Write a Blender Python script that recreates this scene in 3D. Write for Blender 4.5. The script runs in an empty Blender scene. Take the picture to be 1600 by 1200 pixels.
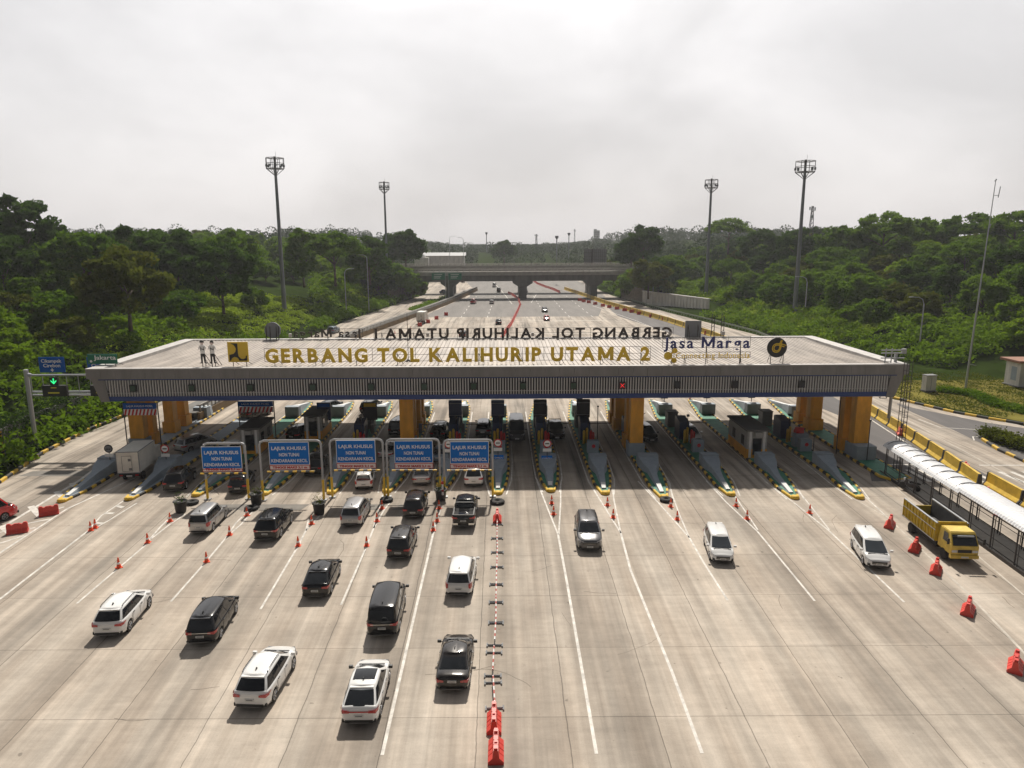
import bpy, math, random
import numpy as np
from mathutils import Vector, Matrix
R_=math.radians
rng=random.Random(7)
sc=bpy.context.scene
col=sc.collection
# ------------------------------------------------------------------ camera
FPX=1109.; HC=22.; YAW=R_(.9); PIT=R_(11.2); ROL=R_(.18)
_f=Vector((math.sin(YAW)*math.cos(PIT), math.cos(YAW)*math.cos(PIT), -math.sin(PIT)))
_r=Vector((math.cos(YAW),-math.sin(YAW),0)); _u=_r.cross(_f)
_R=_r*math.cos(ROL)-_u*math.sin(ROL); _U=_u*math.cos(ROL)+_r*math.sin(ROL)
cam=bpy.data.cameras.new('camera'); cam.lens=FPX/1600*36; cam.sensor_width=36; cam.clip_end=6000; cam.clip_start=.5
co=bpy.data.objects.new('camera',cam); col.objects.link(co)
m=Matrix((_R,_U,-_f)).transposed().to_4x4(); m.translation=(0,0,HC); co.matrix_world=m
sc.camera=co
def at(px,py,z=0.,Y=None):
    """survey helper: where the sight line of a photo pixel meets height z (or distance Y)"""
    d=_f*FPX+_R*(px-800)-_U*(py-600)
    t=(z-HC)/d.z if Y is None else Y/d.y
    return Vector((d.x*t,d.y*t,HC+d.z*t))
def pxof(x,y,z):
    v=Vector((x,y,z-HC)); w=v.dot(_f); return 800+FPX*v.dot(_R)/w, 600-FPX*v.dot(_U)/w
# ------------------------------------------------------------------ world, sun, exposure
SUN_EL=R_(49); SUN_AZ=R_(4)     # sun ahead of the camera, slightly to the right
w=bpy.data.worlds.new('World'); sc.world=w; w.use_nodes=True
nt=w.node_tree; N=nt.nodes; L=nt.links
for n in list(N): N.remove(n)
out=N.new('ShaderNodeOutputWorld'); bg=N.new('ShaderNodeBackground'); L.new(bg.outputs[0],out.inputs[0])
sky=N.new('ShaderNodeTexSky'); sky.sky_type='NISHITA'; sky.sun_disc=False; sky.sun_elevation=SUN_EL; sky.sun_rotation=SUN_AZ
try: sky.dust_density=4
except: pass
mul=N.new('ShaderNodeMix'); mul.data_type='RGBA'; mul.blend_type='MIX'; mul.inputs[0].default_value=.93
tc=N.new('ShaderNodeTexCoord'); mp=N.new('ShaderNodeMapping'); mp.inputs['Scale'].default_value=(1,1,2.0)
no=N.new('ShaderNodeTexNoise'); no.inputs['Scale'].default_value=2.6; no.inputs['Detail'].default_value=7; no.inputs['Roughness'].default_value=.5; no.inputs['Distortion'].default_value=.25
L.new(tc.outputs['Generated'],mp.inputs[0]); L.new(mp.outputs[0],no.inputs['Vector'])
sep=N.new('ShaderNodeSeparateXYZ'); L.new(tc.outputs['Generated'],sep.inputs[0])
mr=N.new('ShaderNodeMapRange'); mr.inputs[1].default_value=-.02; mr.inputs[2].default_value=.42; L.new(sep.outputs[2],mr.inputs[0])
rampE=N.new('ShaderNodeMix'); rampE.data_type='RGBA'; L.new(mr.outputs[0],rampE.inputs[0])
rampE.inputs[6].default_value=(6.7,6.42,6.36,1); rampE.inputs[7].default_value=(10.3,10.2,10.25,1)
cr=N.new('ShaderNodeMapRange'); cr.inputs[1].default_value=.36; cr.inputs[2].default_value=.66; cr.inputs[3].default_value=.80; cr.inputs[4].default_value=1.08; L.new(no.outputs[0],cr.inputs[0])
vm=N.new('ShaderNodeVectorMath'); vm.operation='SCALE'; L.new(rampE.outputs[2],vm.inputs[0]); L.new(cr.outputs[0],vm.inputs['Scale'])
zr=N.new('ShaderNodeMapRange'); zr.inputs[1].default_value=.36; zr.inputs[2].default_value=.75; zr.inputs[3].default_value=1.; zr.inputs[4].default_value=.30; L.new(sep.outputs[2],zr.inputs[0])
br_=N.new('ShaderNodeMapRange'); br_.inputs[1].default_value=-.5; br_.inputs[2].default_value=.45; br_.inputs[3].default_value=.2; br_.inputs[4].default_value=1.; L.new(sep.outputs[1],br_.inputs[0])
zm=N.new('ShaderNodeMath'); zm.operation='MULTIPLY'; L.new(zr.outputs[0],zm.inputs[0]); L.new(br_.outputs[0],zm.inputs[1]); v2=N.new('ShaderNodeVectorMath'); v2.operation='SCALE'; L.new(vm.outputs[0],v2.inputs[0]); L.new(zm.outputs[0],v2.inputs['Scale']); vm=v2
L.new(sky.outputs[0],mul.inputs[6]); L.new(vm.outputs[0],mul.inputs[7]); L.new(mul.outputs[2],bg.inputs[0]); bg.inputs[1].default_value=.1
sl=bpy.data.lights.new('sun','SUN'); sl.energy=4.7; sl.angle=R_(1.6); sl.color=(1,.93,.83)
so=bpy.data.objects.new('sun',sl); col.objects.link(so)
sd=Vector((math.sin(SUN_AZ)*math.cos(SUN_EL), math.cos(SUN_AZ)*math.cos(SUN_EL), math.sin(SUN_EL)))
so.rotation_euler=sd.to_track_quat('Z','Y').to_euler(); so.location=(0,0,80)
sc.view_settings.view_transform='Standard'; sc.view_settings.look='None'; sc.view_settings.gamma=1; sc.view_settings.exposure=.16
try:
    sc.cycles.volume_step_rate=4; sc.cycles.volume_bounces=0; sc.cycles.transparent_max_bounces=8
    sc.cycles.max_bounces=5; sc.cycles.diffuse_bounces=3
except: pass
# ------------------------------------------------------------------ materials
_M={}
def mat(name,c,rough=.6,metal=0,coat=0,var=.0,vscale=3.,emit=None,spec=.5,bump=0,vmap=None):
    if name in _M: return _M[name]
    mt=bpy.data.materials.new(name); mt.use_nodes=True; n=mt.node_tree.nodes; l=mt.node_tree.links; b=n['Principled BSDF']
    b.inputs['Base Color'].default_value=(*c,1); b.inputs['Roughness'].default_value=rough; b.inputs['Metallic'].default_value=metal
    b.inputs['Coat Weight'].default_value=coat; b.inputs['Coat Roughness'].default_value=.05; b.inputs['Specular IOR Level'].default_value=spec
    if emit: b.inputs['Emission Color'].default_value=(*c,1); b.inputs['Emission Strength'].default_value=emit
    if var or bump:
        t=n.new('ShaderNodeTexCoord'); mp=n.new('ShaderNodeMapping'); mp.inputs['Scale'].default_value=vmap or (1,1,1); x=n.new('ShaderNodeTexNoise'); x.inputs['Scale'].default_value=vscale; x.inputs['Detail'].default_value=6; x.inputs['Roughness'].default_value=.65
        l.new(t.outputs['Object'],mp.inputs[0]); l.new(mp.outputs[0],x.inputs[0])
        r=n.new('ShaderNodeMapRange'); r.inputs[1].default_value=.3; r.inputs[2].default_value=.7; r.inputs[3].default_value=1-var; r.inputs[4].default_value=1+var*.6; l.new(x.outputs[0],r.inputs[0])
        v=n.new('ShaderNodeVectorMath'); v.operation='SCALE'; v.inputs[0].default_value=c; l.new(r.outputs[0],v.inputs['Scale']); l.new(v.outputs[0],b.inputs['Base Color'])
        if bump:
            bb=n.new('ShaderNodeBump'); bb.inputs['Strength'].default_value=bump; bb.inputs['Distance'].default_value=.03; l.new(x.outputs[0],bb.inputs['Height']); l.new(bb.outputs[0],b.inputs['Normal'])
    _M[name]=mt; return mt
def concrete_road():
    mt=bpy.data.materials.new('road_concrete'); mt.use_nodes=True; n=mt.node_tree.nodes; l=mt.node_tree.links; b=n['Principled BSDF']
    def V(op,a,c=None,c3=None):
        q=n.new('ShaderNodeMath'); q.operation=op
        for i,s in enumerate((a,c,c3)):
            if s is None: continue
            if hasattr(s,'links') or hasattr(s,'is_output'): l.new(s,q.inputs[i])
            else: q.inputs[i].default_value=s
        return q.outputs[0]
    def noise(vx,vy,scale,det=5,ro=.6):
        cb=n.new('ShaderNodeCombineXYZ'); l.new(vx,cb.inputs[0]); l.new(vy,cb.inputs[1])
        x=n.new('ShaderNodeTexNoise'); x.inputs['Scale'].default_value=scale; x.inputs['Detail'].default_value=det; x.inputs['Roughness'].default_value=ro; l.new(cb.outputs[0],x.inputs[0]); return x.outputs[0]
    def ramp(s,a,c,lo,hi):
        q=n.new('ShaderNodeMapRange'); q.inputs[1].default_value=a; q.inputs[2].default_value=c; q.inputs[3].default_value=lo; q.inputs[4].default_value=hi; l.new(s,q.inputs[0]); return q.outputs[0]
    g=n.new('ShaderNodeNewGeometry'); s=n.new('ShaderNodeSeparateXYZ'); l.new(g.outputs['Position'],s.inputs[0]); X=s.outputs[0]; Y=s.outputs[1]
    # slab joints fan out from far behind: u is the slab coordinate
    Yc=V('MINIMUM',Y,64.)
    u=V('DIVIDE',V('MULTIPLY',V('SUBTRACT',X,.68),627.),V('ADD',Yc,601.))
    wob=V('MULTIPLY',V('SUBTRACT',noise(V('MULTIPLY',Y,.6),V('MULTIPLY',X,.05),1.,3),.5),.16)
    uu=V('ADD',u,wob)
    j=V('ABSOLUTE',V('SUBTRACT',V('FRACT',V('DIVIDE',V('ADD',uu,1.9+4.2*40+2.1),4.2)),.5))
    jl=ramp(j,.0,.0085,.32,1.)
    t=V('ABSOLUTE',V('SUBTRACT',V('FRACT',V('DIVIDE',V('ADD',V('SUBTRACT',Y,V('MULTIPLY',X,-.012)),.0-29.9+590+2.95),5.9)),.5))
    tl=ramp(t,.0,.0055,.42,1.)
    # per slab tone
    cx=V('FLOOR',V('DIVIDE',V('ADD',u,1.9+4.2*40),4.2)); cy=V('FLOOR',V('DIVIDE',V('ADD',Y,-29.9+590),5.9))
    wn=n.new('ShaderNodeTexWhiteNoise'); wn.noise_dimensions='2D'; cb=n.new('ShaderNodeCombineXYZ'); l.new(cx,cb.inputs[0]); l.new(cy,cb.inputs[1]); l.new(cb.outputs[0],wn.inputs['Vector'])
    slab=ramp(wn.outputs[0],0,1,.92,1.06)
    strip=n.new('ShaderNodeTexWhiteNoise'); strip.noise_dimensions='1D'; l.new(cx,strip.inputs['W']); stripv=ramp(strip.outputs[0],0,1,.93,1.06)
    # streaks worn along the lanes (long in Y), strong to the right of the chain
    st=ramp(noise(V('MULTIPLY',u,.42),V('MULTIPLY',Y,.02),1.,4,.5),.36,.62,.74,1.17)
    st2=ramp(noise(V('MULTIPLY',u,1.9),V('MULTIPLY',Y,.03),1.,5,.6),.33,.67,.84,1.15)
    # brushed cross texture
    br=ramp(noise(V('MULTIPLY',X,.35),V('MULTIPLY',Y,2.6),1.,6,.7),.3,.7,.92,1.06)
    bl=ramp(noise(X,Y,.22,6,.6),.34,.7,.84,1.15)
    bl2=ramp(noise(X,Y,1.3,8,.7),.3,.7,.9,1.07)
    fine=ramp(noise(X,Y,14.,4,.7),.3,.7,.93,1.06)
    sp=ramp(noise(X,Y,2.1,3,.5),.70,.755,1.,.62)
    # oil and rubber down the middle of each booth lane
    ly=ramp(Y,52,66,0,1.)
    oil=ramp(noise(V('MULTIPLY',X,1.1),V('MULTIPLY',Y,.05),1.,4,.6),.5,.66,1.,.52)
    oilf=V('ADD',V('MULTIPLY',V('SUBTRACT',oil,1.),ly),1.)
    val=jl
    for a in (tl,slab,stripv,st,st2,br,bl,bl2,fine,sp,oilf): val=V('MULTIPLY',val,a)
    mx=n.new('ShaderNodeMix'); mx.data_type='RGBA'; tone=ramp(noise(V('MULTIPLY',u,.5),V('MULTIPLY',Y,.06),1.,4,.6),.35,.65,0,1)
    l.new(tone,mx.inputs[0]); mx.inputs[6].default_value=(.375,.318,.26,1); mx.inputs[7].default_value=(.43,.38,.322,1)
    vs=n.new('ShaderNodeVectorMath'); vs.operation='SCALE'; l.new(mx.outputs[2],vs.inputs[0]); l.new(val,vs.inputs['Scale']); l.new(vs.outputs[0],b.inputs['Base Color'])
    b.inputs['Roughness'].default_value=.82; b.inputs['Specular IOR Level'].default_value=.25
    return mt
M=dict(
 conc_road=concrete_road(),
 asphalt=mat('asphalt',(.105,.097,.095),.85,var=.3,vscale=.5,vmap=(1,.1,1)),
 asphalt2=mat('old_asphalt',(.16,.147,.135),.85,var=.25,vscale=.35,vmap=(1,.1,1)),
 patch=mat('worn_concrete',(.2,.185,.165),.85,var=.25,vscale=1.),
 white=mat('road_paint',(.62,.59,.54),.7,var=.42,vscale=1.6),
 faint=mat('worn_road_paint',(.52,.475,.41),.8,var=.35,vscale=1.2),
 dirt=mat('earth',(.028,.045,.010),1.,spec=.0,var=.4,vscale=.2),
 lawn=mat('lawn_green',(.17,.15,.04),1.,spec=.0,var=.45,vscale=.25),
 green=mat('island_green',(.05,.22,.14),.7,var=.3,vscale=1.5),
 kerb=mat('kerb_concrete',(.38,.35,.3),.8,var=.2),
 kyel=mat('kerb_yellow',(.68,.44,.04),.7,var=.25,vscale=4), kblk=mat('kerb_black',(.035,.033,.03),.7,var=.2,vscale=4),
 greyc=mat('grey_painted_concrete',(.28,.325,.37),.75,var=.15,vscale=1.5), whitec=mat('white_painted_concrete',(.72,.72,.70),.7,var=.12),
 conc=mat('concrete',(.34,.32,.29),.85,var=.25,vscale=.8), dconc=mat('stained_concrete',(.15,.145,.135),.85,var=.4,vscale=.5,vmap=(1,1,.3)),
 stone=mat('stone_wall_grey',(.2,.175,.145),.9,var=.5,vscale=1.5,bump=.5),
 alu=mat('fascia_panel',(.205,.198,.195),.5,metal=.0,var=.22,vscale=.8,vmap=(1,1,.3)), rib=mat('fascia_rib',(.55,.54,.535),.5), back=mat('fascia_backing',(.04,.04,.046),.8),
 blueb=mat('fascia_blue',(.012,.045,.19),.5,var=.1), roof=mat('roof_sheet',(.385,.34,.30),.6,var=.45,vscale=.9,vmap=(1,.14,1)), rooft=mat('roof_trim',(.50,.48,.46),.55,var=.25,vscale=.7),
 soff=mat('soffit',(.22,.21,.2),.8), ocol=mat('column_orange',(.74,.34,.022),.55,var=.3,vscale=.9,vmap=(1,1,.35)),
 steel=mat('galvanised_steel',(.36,.37,.38),.45,metal=.4,var=.1), dsteel=mat('dark_steel',(.045,.04,.04),.6), gpipe=mat('grey_pipe',(.42,.43,.45),.4,metal=.3),
 mast=mat('mast_grey',(.15,.165,.18),.6,var=.1), yel=mat('yellow_paint',(.78,.50,.04),.5,var=.08), letter=mat('letter_gold',(.74,.50,.03),.5), letterb=mat('letter_back',(.075,.06,.052),.7),
 navy=mat('letter_navy',(.02,.03,.17),.4), black=mat('black_paint',(.015,.015,.015),.5), sblue=mat('sign_blue',(.004,.165,.60),.6,var=.06,spec=.15), sdblue=mat('sign_dark_blue',(.008,.10,.42),.6,spec=.15), sgreen=mat('sign_green',(.01,.16,.09),.45),
 swhite=mat('sign_white',(.86,.86,.85),.5), sred=mat('sign_red',(.55,.03,.03),.5), spink=mat('sign_pale_red',(.85,.72,.70),.5),
 sback=mat('sign_back_grey',(.20,.215,.235),.5,metal=.2,var=.12), red=mat('barrier_red',(.60,.05,.035),.45,var=.12,vscale=6), redl=mat('faded_red_plastic',(.72,.13,.10),.5,var=.15,vscale=5), cone=mat('cone_orange',(.82,.10,.03),.5),
 ybar=mat('barrier_yellow',(.66,.44,.035),.65,var=.3,vscale=1.2), rubber=mat('rubber',(.02,.02,.02),.85), tyre=mat('tyre_rubber',(.018,.018,.018),.8), rim=mat('alloy',(.45,.45,.46),.3,metal=.8),
 glass=mat('tinted_glass',(.012,.014,.017),.06,spec=.6), glassl=mat('clear_tinted_glass',(.035,.042,.05),.08,spec=.6), trim=mat('black_trim',(.02,.02,.02),.5), chrome=mat('chrome',(.6,.6,.6),.15,metal=1),
 tail=mat('tail_lamp',(.42,.008,.012),.15,coat=.8), head=mat('head_lamp',(.55,.56,.58),.12,coat=.8), plate=mat('number_plate_white',(.6,.6,.58),.4), under=mat('underbody_black',(.012,.012,.012),.9),
 led_g=mat('led_green',(.03,.85,.25),.5,emit=1.2), led_r=mat('led_red',(.8,.03,.03),.5,emit=.9), led_a=mat('led_amber',(.30,.26,.02),.5,emit=.25), dgrn=mat('led_off_green',(.01,.05,.03),.4),
 bark=mat('bark',(.10,.075,.05),.9,var=.3,vscale=4), booth=mat('booth_grey',(.34,.33,.31),.6,var=.15), boothr=mat('booth_roof',(.10,.095,.09),.8), machine=mat('machine_navy',(.015,.035,.10),.4), 
 cab=mat('cabinet_grey',(.17,.175,.18),.6,var=.15), kink=mat('aluminium_sheet',(.72,.73,.75),.38,metal=.0,var=.14), wallw=mat('white_wall',(.60,.58,.55),.8,var=.3,vscale=.7,vmap=(1,1,.25)),
 haze_b=mat('distant_concrete',(.35,.36,.37),.9), tyl=mat('truck_yellow',(.68,.49,.08),.5,coat=.15,var=.28,vscale=2), tyl2=mat('truck_bed_yellow',(.55,.38,.02),.6,var=.3,vscale=2), bed=mat('worn_bed_metal',(.075,.072,.07),.7,var=.5,vscale=1.5),
 boxw=mat('truck_box_white',(.66,.64,.58),.5,var=.14,vscale=1.5), pot=mat('planter_black',(.03,.03,.03),.6), guard=mat('guardrail_green',(.16,.2,.15),.6), brick=mat('red_roof_tile',(.30,.15,.10),.8,var=.2),
)
PAINT=dict(white=mat('paint_white',(.74,.74,.73),.25,coat=.7), black=mat('paint_black',(.008,.008,.009),.2,coat=.55,spec=.3), dark=mat('paint_charcoal',(.02,.017,.016),.25,metal=.2,coat=.6,spec=.3),
 grey=mat('paint_grey',(.085,.085,.09),.3,metal=.5,coat=.8), silver=mat('paint_silver',(.40,.40,.40),.32,metal=.55,coat=.6), red=mat('paint_red',(.50,.02,.022),.25,coat=.8), blue=mat('paint_blue_grey',(.12,.17,.23),.3,metal=.3,coat=.7), olive=mat('paint_bronze',(.09,.085,.075),.3,metal=.4,coat=.7))
# ------------------------------------------------------------------ mesh helpers
class MB:
    def __init__(s): s.v=[]; s.f=[]
    def add(s,vs,fs):
        o=len(s.v); s.v+= [tuple(v) for v in vs]; s.f+=[tuple(i+o for i in f) for f in fs]; return s
    def box(s,c,d,rz=0,taper=None):
        x,y,z=d[0]/2,d[1]/2,d[2]/2; t=taper or (1,1); P=[]
        for k,(a,b) in ((-1,(1,1)),(1,t)):
            for i,j in ((-1,-1),(1,-1),(1,1),(-1,1)):
                X,Y=i*x*a,j*y*b; P.append((c[0]+X*math.cos(rz)-Y*math.sin(rz), c[1]+X*math.sin(rz)+Y*math.cos(rz), c[2]+k*z))
        return s.add(P,[(0,3,2,1),(4,5,6,7),(0,1,5,4),(1,2,6,5),(2,3,7,6),(3,0,4,7)])
    def b2(s,x0,x1,y0,y1,z0,z1): return s.box(((x0+x1)/2,(y0+y1)/2,(z0+z1)/2),(x1-x0,y1-y0,z1-z0))
    def bar(s,a,b,r,n=6,r2=None):
        a=Vector(a); b=Vector(b); d=(b-a)
        if d.length<1e-6: return s
        d.normalize(); u=d.orthogonal().normalized(); v=d.cross(u); P=[]; r2=r if r2 is None else r2
        for q,rr in ((a,r),(b,r2)):
            for k in range(n):
                t=2*math.pi*k/n+math.pi/n; P.append(q+u*math.cos(t)*rr+v*math.sin(t)*rr)
        return s.add(P,[(k,(k+1)%n,(k+1)%n+n,k+n) for k in range(n)]+[tuple(range(n-1,-1,-1)),tuple(range(n,2*n))])
    def tube(s,pts,r,n=6):
        for a,b in zip(pts,pts[1:]): s.bar(a,b,r,n)
        return s
    def lathe(s,prof,c=(0,0,0),n=14,axis='z'):
        P=[]
        for r,z in prof:
            for k in range(n):
                t=2*math.pi*k/n; x,y=r*math.cos(t),r*math.sin(t)
                P.append((c[0]+x,c[1]+y,c[2]+z) if axis=='z' else ((c[0]+z,c[1]+x,c[2]+y) if axis=='x' else (c[0]+x,c[1]+z,c[2]+y)))
        F=[]
        for i in range(len(prof)-1):
            for k in range(n): F.append((i*n+k,i*n+(k+1)%n,(i+1)*n+(k+1)%n,(i+1)*n+k))
        F.append(tuple(range(n-1,-1,-1))); F.append(tuple((len(prof)-1)*n+k for k in range(n)))
        return s.add(P,F)
    def prism(s,poly,z0,z1):
        n=len(poly); return s.add([(x,y,z0) for x,y in poly]+[(x,y,z1) for x,y in poly],[tuple(range(n-1,-1,-1)),tuple(range(n,2*n))]+[(k,(k+1)%n,(k+1)%n+n,k+n) for k in range(n)])
    def plate(s,poly,y0,y1):   # polygon in xz, thickness along y
        n=len(poly); return s.add([(x,y0,z) for x,z in poly]+[(x,y1,z) for x,z in poly],[tuple(range(n)),tuple(range(2*n-1,n-1,-1))]+[(k+n,(k+1)%n+n,(k+1)%n,k) for k in range(n)])
    def grid(s,fn,us,vs,smooth=True):
        P=[fn(u,v) for v in vs for u in us]; a=len(us)
        return s.add(P,[(j*a+i,j*a+i+1,(j+1)*a+i+1,(j+1)*a+i) for j in range(len(vs)-1) for i in range(a-1)])
    def strip(s,pts,w,z):
        pts=[Vector((p[0],p[1])) for p in pts]; Lf=[];Rt=[]
        for i,p in enumerate(pts):
            d=(pts[min(i+1,len(pts)-1)]-pts[max(i-1,0)]).normalized(); nrm=Vector((d.y,-d.x))
            Lf.append(p-nrm*w/2); Rt.append(p+nrm*w/2)
        P=[(q.x,q.y,z) for pr in zip(Lf,Rt) for q in pr]
        return s.add(P,[(2*i,2*i+1,2*i+3,2*i+2) for i in range(len(pts)-1)])
    def mesh(s,name,m,smooth=False,crease=False):
        me=bpy.data.meshes.new(name); me.from_pydata(s.v,[],s.f); me.materials.append(m)
        if smooth:
            me.polygons.foreach_set('use_smooth',[True]*len(me.polygons))
        me.update(); return me
    def build(s,name,m,parent=None,smooth=False): return link(name,s.mesh(name,m,smooth),parent)
def link(name,me,parent=None,loc=None):
    o=bpy.data.objects.new(name,me); col.objects.link(o)
    if parent: o.parent=parent
    if loc: o.location=loc
    return o
def tag(o,label=None,cat=None,group=None,kind=None):
    if label: o['label']=label
    if cat: o['category']=cat
    if group: o['group']=group
    if kind: o['kind']=kind
    return o
def empty(name,loc,rz=0,label=None,cat=None,group=None):
    o=bpy.data.objects.new(name,None); col.objects.link(o); o.location=loc; o.rotation_euler=(0,0,rz); o.empty_display_size=.3
    return tag(o,label,cat,group)
def copy_tree(o,parent=None):
    c=o.copy(); col.objects.link(c); c.parent=parent
    for ch in list(o.children): copy_tree(ch,c)
    return c
def struct(o): o['kind']='structure'; return o
def text_mesh(name,s,size,m,bold=.0,depth=.02,width=None,mirror=False):
    """flat lettering standing in the xz plane, facing -y, starting at x=0"""
    if s=='M': bold=.004
    c=bpy.data.curves.new(name,'FONT'); c.body=s; c.size=size; c.offset=bold; c.extrude=depth; c.resolution_u=3
    o=bpy.data.objects.new(name,c); col.objects.link(o); bpy.context.view_layer.update()
    me=bpy.data.meshes.new_from_object(o); bpy.data.objects.remove(o)
    n=len(me.vertices); a=np.empty(n*3); me.vertices.foreach_get('co',a); a=a.reshape(-1,3)
    x0,x1=a[:,0].min(),a[:,0].max(); a[:,0]-=x0
    if width: a[:,0]*=width/(x1-x0)
    b=np.stack([a[:,0],-a[:,2],a[:,1]],1); me.vertices.foreach_set('co',b.reshape(-1)); me.materials.clear(); me.materials.append(m); me.name=name; me.update()
    return me, (width or (x1-x0))
# ------------------------------------------------------------------ terrain
def lerp_tab(tab,y):
    if y<=tab[0][0]: return tab[0][1]
    for (a,b),(c,d) in zip(tab,tab[1:]):
        if y<=c: return b+(d-b)*(y-a)/(c-a)
    return tab[-1][1]
LE=[(-50,-90),(40,-90),(46,-51),(64,-48.2),(78,-50),(91,-49.6),(140,-48),(206,-45.5),(260,-39),(316,-34),(400,-42),(520,-60)]
RE=[(-50,90),(30,90),(70,90),(112,90),(120,80),(150,67),(172,65),(225,57),(262,52),(300,50),(520,60)]
def ss(t): t=max(0,min(1,t)); return t*t*(3-2*t)
def th(x,y):
    l=lerp_tab(LE,y)-x; r=x-lerp_tab(RE,y); base=0
    far=ss((y-430)/300)*13
    if l>0: base=6*ss((l-3)/13)+11*ss((l-16)/62)+ss((y-150)/200)*2*ss(l/30)
    elif r>0: base=3.5*ss(r/16)+ (12+3*ss((y-100)/200))*ss((r-10)/85)
    return base*(1-.35*ss((y-330)/200))+far
def terrain():
    xs=[-900,-600,-420,-300,-230,-190]+[x for x in range(-160,-30,5)]+[-20,-10,0,10,20,30]+[x for x in range(36,170,5)]+[200,250,320,450,620,900]
    ys=[-60,0,30,44,50]+[y for y in range(56,340,8)]+[y for y in range(345,640,25)]+[700,800,950,1150,1400]
    P=[(x,y,th(x,y)-.03) for y in ys for x in xs]; a=len(xs)
    mb=MB(); mb.add(P,[(j*a+i,j*a+i+1,(j+1)*a+i+1,(j+1)*a+i) for j in range(len(ys)-1) for i in range(a-1)])
    struct(mb.build('ground',M['dirt'],smooth=True))
terrain()
# plaza and motorway slab
def sheet(name,rows,z,m):
    mb=MB(); P=[]
    for y,a,b in rows: P+=[(a,y,z),(b,y,z)]
    mb.add(P,[(2*i,2*i+1,2*i+3,2*i+2) for i in range(len(rows)-1)]); return struct(mb.build(name,m))
rows=[]
REr=[(-50,90),(60,66),(64,64.5),(83,63.8),(90,60.8),(98,56),(120,57),(150,62),(168,62.7),(225,54.4),(262,50.5),(320,47),(520,50)]
LEr=[(-50,-90),(40,-90),(46,-50),(64,-47.2),(78,-49.8),(91,-48.9),(206,-45),(316,-33.5),(400,-40),(520,-50)]
for y in [-40,0,20,40,46,55,64,70,78,84,91,98,105,120,140,150,168,190,206,225,245,262,290,316,350,400,460,520]: rows.append((y,lerp_tab(LEr,y),lerp_tab(REr,y)))
sheet('motorway_slab',rows,0,M['conc_road'])
def road_strip(name,pts,z,m): # polygon from left/right ground pixel pairs
    mb=MB(); P=[]
    for a,b in pts: P+=[(a[0],a[1],z),(b[0],b[1],z)]
    mb.add(P,[(2*i,2*i+1,2*i+3,2*i+2) for i in range(len(pts)-1)]); return struct(mb.build(name,m))
g=lambda x,y,z=0: at(x,y,z)
road_strip('asphalt_road',[((-24,217),(30,217)),((-19,262),(38,262)),((-13,300),(44,300)),((-14,360),(46,360)),((-22,440),(46,440))],.004,M['asphalt2'])
road_strip('asphalt_lane',[(g(1362,752),g(1560,752)),(g(1350,700),g(1465,700)),(g(1338,660),g(1395,660)),((42.6,98),(48,98)),((43.5,130),(52,130)),((44.5,160),(52.5,160)),((36,217),(48,217)),((38,262),(42.5,262))],.004,M['asphalt'])
road_strip('asphalt_ramp',[(g(1680,745),g(1700,712)),(g(1600,722),g(1600,669)),(g(1540,696),g(1540,660)),(g(1490,672),g(1490,650)),(g(1450,655),g(1450,642)),(g(1425,644),g(1425,637)),(g(1402,632),g(1402,630))],.004,M['asphalt'])
# lawn on the right
struct(MB().add([(66,83,.0),(110,60,.0),(110,112,.02),(60,112,.02),(57,99,.0)],[(0,1,2,3,4)]).build('grass_verge',M['lawn']))
# worn grey shadow-free patches of repaired slab in front of the portals
pm=MB()
for a,b in ((330,470),(545,590),(612,652)): 
    p=g(a,797);q=g(b,797);p2=g(a+14,788);q2=g(b+14,788); pm.add([(p.x,p.y,.004),(q.x,q.y,.004),(q2.x,q2.y,.004),(p2.x,p2.y,.004)],[(0,1,2,3)])
p=g(28,744);q=g(130,744);p2=g(52,736);q2=g(150,736); pm.add([(p.x,p.y,.004),(q.x,q.y,.004),(q2.x,q2.y,.004),(p2.x,p2.y,.004)],[(0,1,2,3)])
struct(pm.build('slab_repair',M['patch']))
# ------------------------------------------------------------------ islands
XC=[-38.7,-32.8,-27.0,-21.2,-15.8,-10.2,-5.2,-.3,4.6,9.6,14.6,20.8,26.4,32.3]
TIP=[(95,785),(200,782),(305,776),(412,774),(517,772),(604,770),(690,768),(778,773),(861,769),(946,773),(1038,779),(1143,775),(1243,780),(1345,780)]
ISL='toll islands with striped kerbs between the booth lanes'
ORD=['first','second','third','fourth','fifth','sixth','seventh','eighth','ninth','tenth','eleventh','twelfth','thirteenth','fourteenth','fifteenth']
def island_outline(xc,tip,yr=98.,xr=None):
    xr=xc+.6 if xr is None else xr; tx,ty=tip
    return [(tx-.28,ty+.12),(tx,ty-.1),(tx+.28,ty+.12),(tx+(xc-tx)*.3+.75,ty+2.7),(xc+.98,ty+6.5),(xc+1.0,88),(xr+.8,94),(xr+.3,yr),(xr-.3,yr),(xr-.8,94),(xc-1.0,88),(xc-.98,ty+6.5),(tx+(xc-tx)*.3-.75,ty+2.7)]
def resample(poly,step):
    out=[]; n=len(poly)
    for i in range(n):
        a=Vector(poly[i]); b=Vector(poly[(i+1)%n]); k=max(1,int(round((b-a).length/step)))
        for j in range(k): out.append(a+(b-a)*j/k)
    return out
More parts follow.
